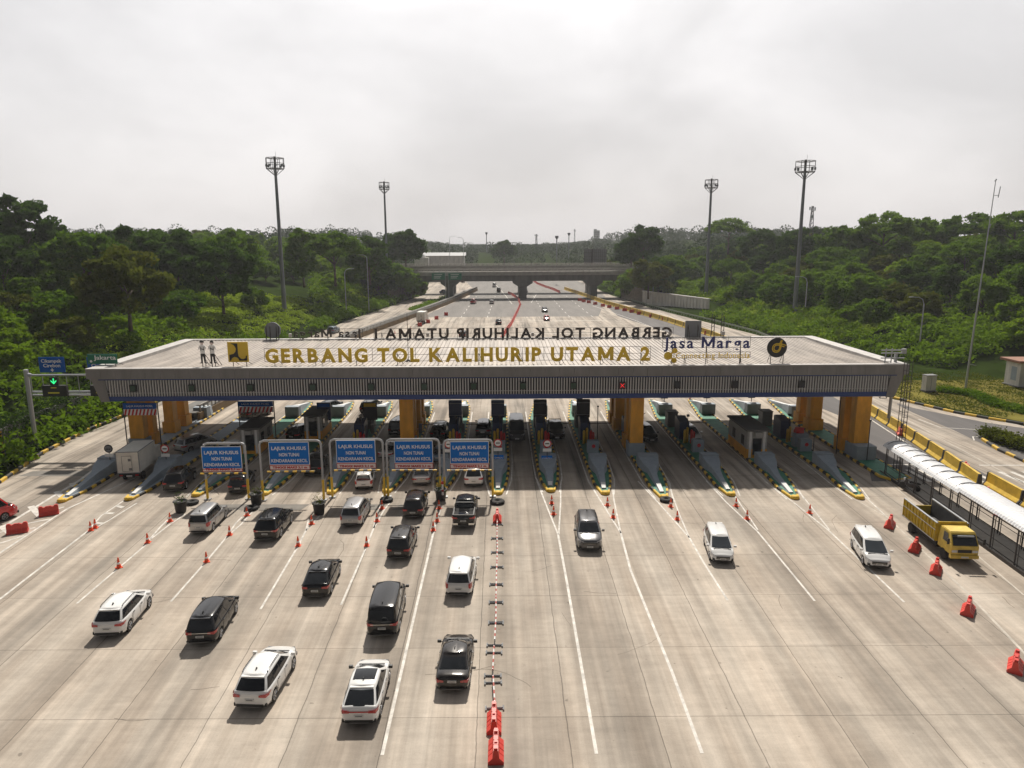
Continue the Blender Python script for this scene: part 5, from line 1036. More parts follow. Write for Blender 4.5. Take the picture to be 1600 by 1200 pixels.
def body_mesh(T):
    L_,W,g0=T['L'],T['W'],.20; hl=L_/2; ya=T['wb']/2-.02; Ra=T['wr']+.055
    top=[(hl,T['nose']-.12),(hl-.07,T['nose']-.02),(hl-.3,T['nose']+.07),(T['ws']+.25,T['cowl']-.03),(T['ws'],T['cowl']),(T['rb']+.5,T['belt']+.02)]
    if 'trunk' in T: top+=[(T['rb'],T['belt']+.03),(-hl+.25,T['trunk']),(-hl+.08,T['trunk']-.04),(-hl,T['trunk']-.2)]
    elif T.get('bed'): top+=[(-hl+.05,T['belt']+.02),(-hl,T['belt']-.05)]
    else: top+=[(T['rb'],T['belt']+.03),(-hl+.1,T['belt']-.02),(-hl+.03,T['belt']-.14),(-hl,T['belt']-.34)]
    top=sorted(top)
    wd=[(-hl,.72),(-hl+.05,.83),(-hl+.14,.90),(-hl+.3,.955),(-hl+.8,.99),(0,1.0),(hl-.9,.985),(hl-.4,.93),(hl-.15,.83),(hl-.04,.72),(hl,.60)]
    lo=[(-hl,.42),(-hl+.06,.30),(-hl+.3,g0+.04),(-hl+.7,g0),(hl-.7,g0),(hl-.3,g0+.02),(hl-.05,.28),(hl,.38)]
    ys={-hl,-hl+.03,-hl+.06,-hl+.12,-hl+.22,-hl+.4,hl,hl-.04,hl-.08,hl-.15,hl-.3,hl-.5,T['ws'],T['ws']+.25,T['rb'],0,-.5,.5}
    for s in (-1,1):
        for k in range(0,9): ys.add(s*ya+Ra*math.cos(math.pi*k/8)*1.0)
        ys.add(s*ya+Ra+.02); ys.add(s*ya-Ra-.02)
    ys=sorted(y for y in ys if -hl<=y<=hl); P=[];rings=[]
    for y in ys:
        t=lerp_tab(top,y); w_=W/2*lerp_tab(wd,y); z0=lerp_tab(lo,y); arch=0
        for s in (-1,1):
            dy=y-s*ya
            if abs(dy)<Ra: arch=max(arch,T['wr']+math.sqrt(Ra*Ra-dy*dy))
        zm=z0+(t-z0)*.55
        r=[(0,z0),(w_*.88,max(z0,arch-.0 if arch else z0)),(w_*.965,max(z0+.05,arch)),(w_*1.0,max(z0+(t-z0)*.30,arch+.01 if arch else 0)),(w_*1.0,max(zm,arch+.02 if arch else 0)),(w_*.985,t-.13 if t-.13>zm else zm+.02),(w_*.955,t-.03),(w_*.88,t),(w_*.45,t+.035),(0,t+.045)]
        rings.append([(x,y,z) for x,z in r])
    nr=len(rings[0]); shell=MB(); under=MB()
    for s in (1,-1):
        V=[(s*x,y,z) for rg in rings for x,y,z in rg]; n=len(rings)
        F=[];U=[]
        for i in range(n-1):
            for k in range(nr-1):
                a=i*nr+k; f=(a,a+1,a+nr+1,a+nr); f=f if s<0 else f[::-1]
                (U if k==0 else F).append(f)
        F.append(tuple(range(nr)) if s>0 else tuple(range(nr-1,-1,-1))); e=(n-1)*nr; F.append(tuple(e+k for k in (range(nr-1,-1,-1) if s>0 else range(nr))))
        shell.add(V,F); under.add(V,U)
    under.b2(-W/2*.8,W/2*.8,-hl+.35,hl-.4,g0+.02,.62)
    return shell,under
def greenhouse(T):
    W=T['W']; wb_,wt=W/2*.935,W/2*(.73 if T['H']<1.9 else .83); H=T['H']; zb=T['belt']-.02
    yf=lambda t:T['ws']+(T['rf']-T['ws'])*(t+.12*t*(1-t)); yr=lambda t:T['rb']+(T['rr']-T['rb'])*(t**1.15)
    hw=lambda t:wb_+(wt-wb_)*(t-.18*t*(1-t)*2); zz=lambda t,v:zb+(H-.06-.045*(2*v-1)**2-zb)*t
    side=lambda v,t,s,o=0:(s*(hw(t)*(1-.075*abs(2*v-1)**3)+o), yr(t)+(yf(t)-yr(t))*v, zz(t,v)+o*.3)
    def front(u,t,o=0): return (u*hw(t)*.925, yf(t)+.16*(1-u*u)+o, zz(t,1)+o*.6+.015*(1-u*u))
    def rear(u,t,o=0): return (u*hw(t)*.925, yr(t)-.10*(1-u*u)-o, zz(t,0)+o*.3+.012*(1-u*u))
    ts=[0,.25,.5,.75,.93,1.0]; vs=[k/10 for k in range(11)]; us=[-1,-.6,-.2,.2,.6,1]
    loops=[]
    for t in ts: loops.append([side(v,t,1) for v in vs]+[front(u,t) for u in us[::-1][1:-1]]+[side(v,t,-1) for v in vs[::-1]]+[rear(u,t) for u in us[1:-1]])
    yc=(T['rf']+T['rr'])/2; base=loops[-1]
    for sx,sy,dz in ((.90,.965,.03),(.6,.93,.048),(.25,.9,.055)): loops.append([(x*sx,yc+(y-yc)*sy,z+dz+ (0 if dz<.04 else (H-.06-z)*.6)) for x,y,z in base])
    mb=MB(); n=len(base); V=[p for l in loops for p in l]; F=[(j*n+k,j*n+(k+1)%n,(j+1)*n+(k+1)%n,(j+1)*n+k) for j in range(len(loops)-1) for k in range(n)]; F.append(tuple((len(loops)-1)*n+k for k in range(n))); mb.add(V,F)
    return mb,side,front,rear,hw,zz
def patch(fn,u0,u1,t0,t1,flip=False,nu=6,nt_=4):
    mb=MB(); us=[u0+(u1-u0)*k/nu for k in range(nu+1)]; ts=[t0+(t1-t0)*k/nt_ for k in range(nt_+1)]
    P=[fn(u,t) for t in ts for u in us]; a=nu+1; F=[(j*a+i,j*a+i+1,(j+1)*a+i+1,(j+1)*a+i) for j in range(nt_) for i in range(nu)]
    if flip: F=[f[::-1] for f in F]
    return mb.add(P,F)
_CT={}
def car_template(kind,opts=()):
    """list of (part, mesh, painted?, children)"""
    key=(kind,tuple(sorted(opts)))
    if key in _CT: return _CT[key]
    T=TYPES[kind]; L_,W,H=T['L'],T['W'],T['H']; hl=L_/2; sh,un=body_mesh(T); gh,side,front,rear,hw,zz=greenhouse(T); PM=M['alu']; out=[]
    kids=[]
    def kid(n,mb,m,smooth=False,paint=False,ch=()): kids.append((n,mb.mesh(n,m,smooth),paint,list(ch)))
    parts=[]
    def part(n,mb,m,smooth=False,paint=False,ch=()): parts.append((n,mb.mesh(n,m,smooth),paint,list(ch)))
    c_=lambda n,mb,m,s=False:(n,mb.mesh(n,m,s),False,[])
    handles=[c_('door_handle',MB().b2(s*W/2*.995-.02,s*W/2*.995+.02,y-.1,y+.1,T['belt']-.14,T['belt']-.10),M['trim']) for s in (-1,1) for y in (.25,-.75)]
    seams=MB()
    for s in (-1,1):
        for y in (.98,.02,-.95 if T['L']>4 else -.85):
            if y<-.9 and kind=='pickup': continue
            seams.b2(s*W/2-.004,s*W/2+.004,y-.008,y+.008,.42,T['belt']-.1)
    part('body',sh,PM,True,True,handles+[c_('door_seams',seams,M['trim'])])
    roofkids=[]
    if T['rails']:
        rl=MB()
        for s in (-1,1): x=hw(1)*.9*s; rl.tube([(x,T['rr']+.1,H-.02),(x,T['rr']+.3,H+.045),(x,T['rf']-.35,H+.045),(x,T['rf']-.1,H-.03)],.022,5)
        roofkids.append(c_('roof_rail',rl,M['trim']))
    roofkids.append(c_('antenna',MB().box((0,T['rr']+.35,H+.05),(.05,.2,.1),0,(.4,.4)),M['trim']))
    if 'pano' in opts:
        roofkids.append(c_('glass_roof',patch(lambda u,t:(u*hw(1)*.80,T['rr']+.35+(T['rf']-T['rr']-.45)*t,H+.012-.018*u*u-.02*(2*t-1)**2),-1,1,0,1,nu=6,nt_=5),M['glass'],True))
    if 'carrier' in opts:
        rk=MB()
        for y in (T['rf']-.4,(T['rf']+T['rr'])/2,T['rr']+.5): rk.bar((-.6,y,H+.09),(.6,y,H+.09),.025,5)
        for s in (-.6,.6): rk.bar((s,T['rf']-.3,H+.09),(s,T['rr']+.3,H+.09),.025,5)
        roofkids.append(c_('roof_carrier',rk,M['trim']))
    part('cabin',gh,PM,True,True,roofkids)
    part('underbody',un,M['under'])
    G=M['glass']; part('windscreen',patch(lambda u,t:front(u,t,.012),-.93,.93,.07,.90,True),M['glassl'] if kind in('mpv','hatch','minibus') else G,True,False,[c_('wipers',MB().bar((-.5,T['ws']+.06,T['cowl']+.03),(.05,T['ws']+.0,T['cowl']+.1),.012,4).bar((.1,T['ws']+.08,T['cowl']+.03),(.55,T['ws']-.02,T['cowl']+.1),.012,4),M['trim'])])
    rt0=.10 if 'trunk' in T or kind=='coupe_suv' else .08
    part('rear_window',patch(lambda u,t:rear(u,t,.012),-.90,.90,rt0,.86),G,True)
    if kind=='pickup': secs=[(.10,.46),(.50,.90)]
    elif kind in('sedan','hatch'): secs=[(.16,.45),(.48,.86)]
    elif kind=='minibus': secs=[(.04,.27),(.29,.53),(.55,.78),(.81,.95)]
    else: secs=[(.06,.24),(.27,.55),(.58,.90)]
    for s in (-1,1):
        part('window_surround',patch(lambda v,t,s=s:side(v,t,s,.005),max(.03,secs[0][0]-.03),secs[-1][1]+.02,.07,.87,s<0,6,3),M['trim'],True)
        for a,b in secs: part('side_window',patch(lambda v,t,s=s:side(v,t,s,.010),a,b,.10,.84,s<0,4,3),G,True)
    def rz_(x): # rear bumper y at x
        return -hl
    bh=T['belt']
    lz=.82*bh if 'trunk' in T else .86*bh
    tall='tallamp' in opts or kind in('wagon','hatch')
    for s in (-1,1):
        hh=.17 if not tall else .36; zc=lz-.02 if not tall else lz-.02; wl=.40 if not tall else .18
        mb=MB(); x1=s*W/2*.94; x0=x1-s*wl; yb=-hl+.03
        P=[(x0,yb-.035,zc-hh*.35),(x0,yb-.035,zc+hh*.25),(x1*.93,yb+.0,zc-hh*.5),(x1*.93,yb+.0,zc+hh*.5),(x1*1.035,yb+.22,zc-hh*.35),(x1*1.035,yb+.22,zc+hh*.5),(x1*1.035,yb+.5,zc+hh*.35),(x1*1.035,yb+.5,zc+hh*.1)]
        Q=[(0,2,3,1),(2,4,5,3),(4,7,6,5)]
        if s<0: Q=[q[::-1] for q in Q]
        mb.add([(x,y-.012,z) for x,y,z in P],Q); mb.add([(x*.9,y+.1,z) for x,y,z in P],[q[::-1] for q in Q]); mb.b2(min(x0,x1*.93),max(x0,x1*.93),yb+.0,yb+.1,zc-hh*.4,zc+hh*.3)
        part('tail_light',mb,M['tail'])
        mb=MB(); zc=T['nose']-.06; x1=s*W/2*.90; x0=s*W/2*.45; yb=hl-.06
        x0=s*W/2*.50; P=[(x0,yb+.055,zc-.10),(x0,yb+.03,zc+.02),(x1*.86,yb-.05,zc-.12),(x1*.86,yb-.08,zc+.10),(x1*1.06,yb-.40,zc-.03),(x1*1.06,yb-.45,zc+.13)]
        Q=[(0,1,3,2),(2,3,5,4)]; Q=[q[::-1] for q in Q] if s<0 else Q
        mb.add([(x,y+.02,z) for x,y,z in P],Q); mb.add([(x*.92,y-.1,z) for x,y,z in P],[q[::-1] for q in Q]); part('headlight',mb,M['head'])
        m_=MB().box((s*(W/2+.10),T['ws']-.22,T['belt']+.10),(.20,.12,.15)).bar((s*W/2*.93,T['ws']-.2,T['belt']+.03),(s*(W/2+.06),T['ws']-.22,T['belt']+.07),.025,4)
        part('mirror',m_,M['trim'],False,'mirpaint' in opts)
        for yy in (-T['wb']/2,T['wb']/2):
            wr=T['wr']; xo=s*(W/2-.135)
            tm=MB().lathe([(wr*.62,-.1),(wr*.95,-.11),(wr,-.07),(wr,.07),(wr*.95,.11),(wr*.62,.1)],(xo,yy,wr),16,'x')
            rm=MB().lathe([(wr*.28,-.08),(wr*.66,-.1),(wr*.66,-.06),(wr*.66,.06),(wr*.66,.1),(wr*.28,.08)],(xo,yy,wr),14,'x')
            sp=MB()
            for k in range(5):
                a=k*2*math.pi/5+.3; sp.bar((xo+s*.085,yy,wr),(xo+s*.105,yy+wr*.62*math.cos(a),wr+wr*.62*math.sin(a)),.035,4)
            sp.lathe([(wr*.68,-.012),(wr*.68,.012),(wr*.60,.016),(wr*.60,-.012)],(xo+s*.105,yy,wr),16,'x')
            parts.append(('wheel',tm.mesh('wheel',M['tyre'],True),False,[('hub',rm.mesh('hub',M['under'],True),False,[]),('rim',sp.mesh('rim',M['rim']),False,[])]))
    pz=.62*bh+.02 if 'trunk' not in T else .72
    lowplate=kind in('suv','coupe_suv','bigsuv') and 'hiplate' not in opts
    pzz=.50 if lowplate and kind=='coupe_suv' else pz
    part('number_plate',MB().b2(-.22,.22,-hl-.035,-hl+.03,pzz-.06,pzz+.06),M['plate'],False,False,[c_('plate_figures',MB().b2(-.16,.16,-hl-.04,-hl-.036,pzz-.02,pzz+.025),M['cab'])])
    part('number_plate',MB().b2(-.22,.22,hl-.03,hl+.035,.40,.52),M['plate'],False,False,[c_('plate_figures',MB().b2(-.16,.16,hl+.036,hl+.04,.44,.485),M['cab'])])
    part('hood_gap',MB().b2(-W*.36,W*.36,T['ws']+.10,T['ws']+.20,T['cowl']-.05,T['cowl']+.028),M['trim'])
    part('grille',MB().b2(-W*.27,W*.27,hl-.06,hl+.022,T['nose']-.28,T['nose']-.08).b2(-W*.22,W*.22,hl-.06,hl+.02,.30,.40).b2(-W*.42,-W*.30,hl-.16,hl-.02,.34,.50).b2(W*.30,W*.42,hl-.16,hl-.02,.34,.50),M['trim'],False,False,[c_('grille_bar',MB().b2(-W*.24,W*.24,hl+.012,hl+.025,T['nose']-.205,T['nose']-.19),M['chrome'])])
    bp=MB(); bp.b2(-W*.36,W*.36,hl-.16,hl+.01,.26,.37); part('front_bumper_trim',bp,M['trim'])
    rbp=MB(); rbp.b2(-W*.36,W*.36,-hl-.014,-hl+.1,.30,.44 if T['clad'] else .36).b2(-W*.44,-W*.36,-hl+.04,-hl+.2,.30,.46 if T['clad'] else .36).b2(W*.36,W*.44,-hl+.04,-hl+.2,.30,.46 if T['clad'] else .36); part('rear_bumper_trim',rbp,M['trim'],False,False,[c_('skid_plate',MB().b2(-W*.25,W*.25,-hl-.018,-hl+.05,.28,.31),M['alu'])])
    if 'bar' in opts: part('tail_light_bar',MB().b2(-W*.36,W*.36,-hl-.02,-hl+.06,lz-.05,lz+.0),M['tail'])
    if 'chromebar' in opts: part('tailgate_trim',MB().b2(-W*.34,W*.34,-hl-.02,-hl+.06,lz-.03,lz-.0),M['chrome'])
    if 'spare' in opts: part('spare_wheel',MB().lathe([(.1,-.1),(.33,-.1),(.34,.08),(.2,.1)],(0,-hl-.1,.95),16,'y'),M['trim'],True)
    if T.get('bed'):
        part('cargo_bed',MB().b2(-W/2*.82,W/2*.82,-hl+.1,T['rb']-.12,T['belt']-.02,T['belt']+.055),M['under'],False,False,[c_('bed_rail',MB().b2(-W/2*.92,-W/2*.80,-hl+.02,T['rb'],T['belt'],T['belt']+.1).b2(W/2*.80,W/2*.92,-hl+.02,T['rb'],T['belt'],T['belt']+.1).b2(-W/2*.8,W/2*.8,-hl+.0,-hl+.1,T['belt'],T['belt']+.09),M['trim']),c_('roll_bar',MB().tube([(-W/2*.8,-1.0,T['belt']),(-W/2*.75,-1.15,H-.1),(W/2*.75,-1.15,H-.1),(W/2*.8,-1.0,T['belt'])],.045,6),M['trim'])])
        part('rear_bumper',MB().b2(-W/2*.9,-W/2*.45,-hl-.12,-hl+.02,.42,.58).b2(W/2*.45,W/2*.9,-hl-.12,-hl+.02,.42,.58),M['chrome'])
    if kind in('suv','bigsuv','mpv','hatch','wagon','coupe_suv'): part('rear_spoiler',MB().b2(-hw(1)*.85,hw(1)*.85,T['rr']-.16,T['rr']+.03,H-.115,H-.08),PM,False,True)
    _CT[key]=parts; return parts
def make_car(kind,paint,pos,rz,label,cat='car',group=None,opts=(),detail=True,scale=1.):
    names={'suv':'sport_utility_car','bigsuv':'sport_utility_car','coupe_suv':'crossover_car','mpv':'family_van','van':'passenger_van','wagon':'station_wagon','sedan':'sedan_car','hatch':'hatchback_car','pickup':'pickup_truck','minibus':'minibus'}
    r=empty(names[kind],(pos[0],pos[1],.012),rz,label,cat,group or 'cars driving through the toll plaza'); r.scale=(scale,)*3
    def mk(p,par):
        n,me,pt,ch=p; o=link(n,me,par)
        if pt is True: o.material_slots[0].link='OBJECT'; o.material_slots[0].material=PAINT[paint]
        for c in ch: mk(c,o)
    for p in car_template(kind,opts):
        if not detail and p[0] in('front_bumper_trim','number_plate','rear_bumper_trim'): continue
        mk(p,r)
    return r
def car_w(kind,paint,rw,fw,label,side_=1,**k):
    """place by the ground contacts of the rear and front wheel on one side (photo pixels)"""
    a=g(*rw); b=g(*fw); d=(b-a); rz=math.atan2(d.y,d.x)-math.pi/2; T=TYPES[kind]; c=(a+b)/2; nx=Vector((math.cos(rz),math.sin(rz),0))
    c=c-nx*side_*(T['W']/2-.10); return make_car(kind,paint,c,rz,label,**k)
def car_e(kind,paint,p,deg,label,rear=True,z=.3,**k):
    """place by the bumper centre nearest the camera; deg = heading turned left from straight ahead"""
    q=at(p[0],p[1],z); rz=R_(deg) if rear else math.pi+R_(deg); d=Vector((-math.sin(rz),math.cos(rz),0)); T=TYPES[kind]
    c=q+d*(T['L']/2 if rear else -T['L']/2); return make_car(kind,paint,c,rz,label,**k)
def he(p,p2): # heading in degrees from two ground pixels
    a=g(*p); b=g(*p2); return math.degrees(math.atan2((b-a).y,(b-a).x))-90
car_w('suv','white',(199,990),(236,946),'white offroader with black lower trim, nearest car at the far left',opts=('hiplate','mirpaint'))
car_w('mpv','black',(341,1003),(371,954),'shiny black family car right of the white offroader at the left',opts=('chromebar',))
car_w('suv','white',(427,1098),(459,1044),'white rounded car at the bottom left, second white car from the left in front',opts=('mirpaint',))
car_w('coupe_suv','white',(592,1124),(608,1062),'white car with dark glass roof at the bottom, nearest to the camera',opts=('pano','bar','hiplate'))
car_w('sedan','dark',(733,1066),(738,1024),'dark sedan left of the low striped poles, rear of the right queue')
car_w('van','black',(622,990),(633,940),'tall black passenger van directly beyond the white car with glass roof',opts=('chromebar',))
car_w('coupe_suv','black',(516,930),(531,896),'black sloping car between the two black vans and the left black cars',opts=('hiplate',))
car_w('mpv','dark',(641,872),(651,842),'dark brown family van, nearer of two in the fourth lane')
car_w('mpv','dark',(661,809),(668,785),'dark brown family van, farther of two, behind the silver sedan')
car_w('mpv','white',(737,927),(743,893),'white family car with upright tail lamps beside the striped poles',opts=('tallamp','mirpaint'))
car_e('pickup','black',(724,822),he((724,822),(733,775)),'black pickup truck with open bed next to the divider',cat='pickup truck')
car_w('mpv','silver',(566,820),(578,798),'silver hatchback with tall red tail lamps below the middle portal',opts=('tallamp','mirpaint'))
car_w('wagon','silver',(331,832),(354,808),'silver grey boxy station wagon below the leftmost portal',opts=('mirpaint',))
car_w('bigsuv','black',(436,843),(457,815),'black offroader with shiny roof below the second portal',opts=('hiplate','chromebar'))
car_e('bigsuv','black',(270,766),he((270,768),(300,735)),'black car in shadow left of the leftmost portal',opts=('hiplate',))
car_e('mpv','black',(371,769),he((371,770),(392,735)),'black car passing under the leftmost portal')
car_e('bigsuv','black',(489,742),he((489,742),(502,712)),'black car half hidden behind the second portal sign',opts=('carrier','hiplate'))
car_e('hatch','white',(568,762),he((568,765),(578,730)),'white hatchback passing under the middle portal',opts=('mirpaint',))
car_e('sedan','silver',(658,756),he((658,760),(664,725)),'silver sedan passing under the fourth portal')
car_e('suv','white',(740,758),he((740,762),(742,720)),'white car passing under the rightmost portal',opts=('hiplate','mirpaint'))
car_e('sedan','silver',(601,716),-12,'grey silver car between the third and fourth portal signs')
car_e('bigsuv','black',(683,686),-7,'black offroader with glowing tail lamps in the booth lane right of the inner left columns',opts=('spare','carrier','hiplate'))
car_e('sedan','blue',(684,722),-7,'dark blue car hidden between the fourth and fifth portal signs')
car_e('mpv','grey',(754,680),-2,'bronze grey car in the booth lane left of the divider island')
car_e('van','black',(617,680),-10,'black van beside the inner left orange column')
car_e('mpv','silver',(279,705),-26,'silver white car inside the canopy right of the box truck',opts=('mirpaint',))
car_e('suv','black',(455,687),-20,'black car under the canopy above the second portal sign')
car_e('mpv','black',(504,646),-16,'black car leaving beyond the booths, left of two',detail=False); car_e('mpv','black',(570,645),-12,'black car leaving beyond the booths, right of two',detail=False)
car_e('mpv','dark',(381,653),-25,'dark car beyond the booths behind the striped lane board',detail=False); car_e('hatch','white',(346,712),-22,'white car mostly hidden behind the top of the leftmost portal')
# towards the camera
car_e('minibus','grey',(808,688),0,'tall grey minibus coming through the lane right of the divider island',rear=False,cat='minibus')
car_e('pickup','dark',(871,686),1,'dark pickup coming through the second lane right of the divider',rear=False,cat='pickup truck')
car_e('mpv','black',(1019,690),8,'black car with bright windscreen in the lane right of the inner right column',rear=False)
car_e('mpv','white',(1088,690),8,'white car in the booth lane left of the orange and grey booth',rear=False,opts=('mirpaint',))
car_e('bigsuv','grey',(922,858),he((922,858),(912,800))*1.0,'dark grey offroader facing the camera alone in the middle lane',rear=False,opts=('mirpaint',))
car_e('mpv','white',(1130,878),he((1130,880),(1108,822)),'white family car facing the camera, left of two white cars on the right',rear=False,opts=('mirpaint',),scale=.96)
car_e('mpv','white',(1374,886),he((1370,888),(1330,830)),'white family car facing the camera near the dump truck',rear=False,opts=('mirpaint',))
# far traffic
FT=[('sedan','black',(779,506),0,True,'dark sedan beyond the roof left of the red median row'),('mpv','dark',(722,527),-4,True,'dark car seen through the mirrored roof letters'),('suv','grey',(852,487),2,False,'dark green offroader beyond the roof, upper of two'),('hatch','red',(855,500),2,False,'small red car beyond the roof, lower of two'),
 ('pickup','red',(738,474),-6,True,'red pickup beyond the roof near the median railing'),('hatch','white',(768,474),-3,True,'small white car beyond the roof in the left carriageway'),('minibus','white',(772,448),-3,True,'white bus just before the overpass shadow'),('minibus','dark',(779,456),-3,True,'dark truck next to the white bus at the overpass'),
 ('sedan','dark',(822,456),2,False,'dark car under the overpass right of the centre pier'),('hatch','white',(812,449),2,False,'white car beside the centre pier under the overpass'),('pickup','blue',(689,458),-20,True,'pale blue white pickup on the left service road'),('sedan','dark',(723,441),-6,True,'dark car beyond the overpass on the left carriageway'),
 ('bigsuv','blue',(516,520),-8,True,'blue silver car parked under the bushes behind the roof edge')]
for k_,pn,p,dg,rear,lab in FT: car_e(k_,pn,p,dg,lab,rear=rear,detail=False,group='distant traffic beyond the canopy',cat='bus' if 'bus' in lab else 'car' if 'pickup' not in lab and 'truck' not in lab else 'truck')
def box_truck(p,deg,label,L_=4.6,W=1.9,H=2.95,dirt=True):
    q=at(*p,.6); rz=R_(deg); d=Vector((-math.sin(rz),math.cos(rz),0)); c=q+d*(L_/2); r=empty('box_truck',(c.x,c.y,.01),rz,label,'truck')
    bx=MB().b2(-W/2,W/2,-L_/2,L_/2-.9,.95,H).build('cargo_box',M['boxw'],r); e=MB()
    for x in (-W/2,W/2): e.b2(x-.03,x+.03,-L_/2-.02,-L_/2+.05,.95,H)
    e.b2(-W/2,W/2,-L_/2-.02,-L_/2+.03,H-.05,H+.02).b2(-W/2,W/2,-L_/2-.02,-L_/2+.03,.92,1.0).b2(W/2-.03,W/2+.03,-L_/2,L_/2-.9,H-.04,H+.02).b2(-W/2-.03,-W/2+.03,-L_/2,L_/2-.9,H-.04,H+.02); e.build('edge_trim',M['sback'],bx)
    dd=MB().b2(-.5,.35,-L_/2-.03,-L_/2,1.15,2.6).build('rear_door',M['boxw'],r); s=MB()
    for a in ((-.52,-.49,1.13,2.62),(.34,.37,1.13,2.62),(-.52,.37,2.6,2.63),(-.52,.37,1.12,1.15),(.05,.3,2.1,2.35),(.08,.33,1.2,1.45)): s.b2(a[0],a[1],-L_/2-.045,-L_/2-.031,a[2],a[3])
    s.build('door_frame',M['cab'],dd)
    MB().b2(-W/2*.93,W/2*.93,L_/2-.8,L_/2+.9,.55,1.25).b2(-W/2*.9,W/2*.9,L_/2-.75,L_/2+.65,1.25,2.15).build('cab',M['boxw'],r); MB().b2(-W/2*.8,W/2*.8,L_/2+.66,L_/2+.7,1.35,2.0).build('windscreen',M['glass'],r)
    MB().b2(-.4,.4,-L_/2+.1,L_/2,.5,.93).b2(-W/2+.1,W/2-.1,-L_/2+.05,-L_/2+.2,.6,.93).build('chassis',M['under'],r)
    for s_ in (-1,1):
        MB().b2(s_*.7-.14,s_*.7+.14,-L_/2-.02,-L_/2+.04,.68,.8).build('tail_light',M['tail'],r)
        for y in (-L_/2+1.1,L_/2+.1): w_=MB().lathe([(.24,-.12),(.38,-.11),(.39,0),(.38,.11),(.24,.12)],(s_*(W/2-.2),y,.39),16,'x').build('wheel',M['tyre'],r,smooth=True); MB().lathe([(.22,-.1),(.22,.1)],(s_*(W/2-.2),y,.39),10,'x').build('rim',M['steel'],w_)
    MB().b2(-.25,.25,-L_/2+.0,-L_/2+.04,.6,.72).build('number_plate',M['plate'],r)
box_truck((202,745),he((202,750),(262,700))*.82,'dirty white box truck at the leftmost booth lane',L_=5.0,W=2.0,H=3.0)
box_truck((657,503),-6,'distant white box truck beyond the roof beside the median railing',L_=5.5,W=2.2,H=3.3)
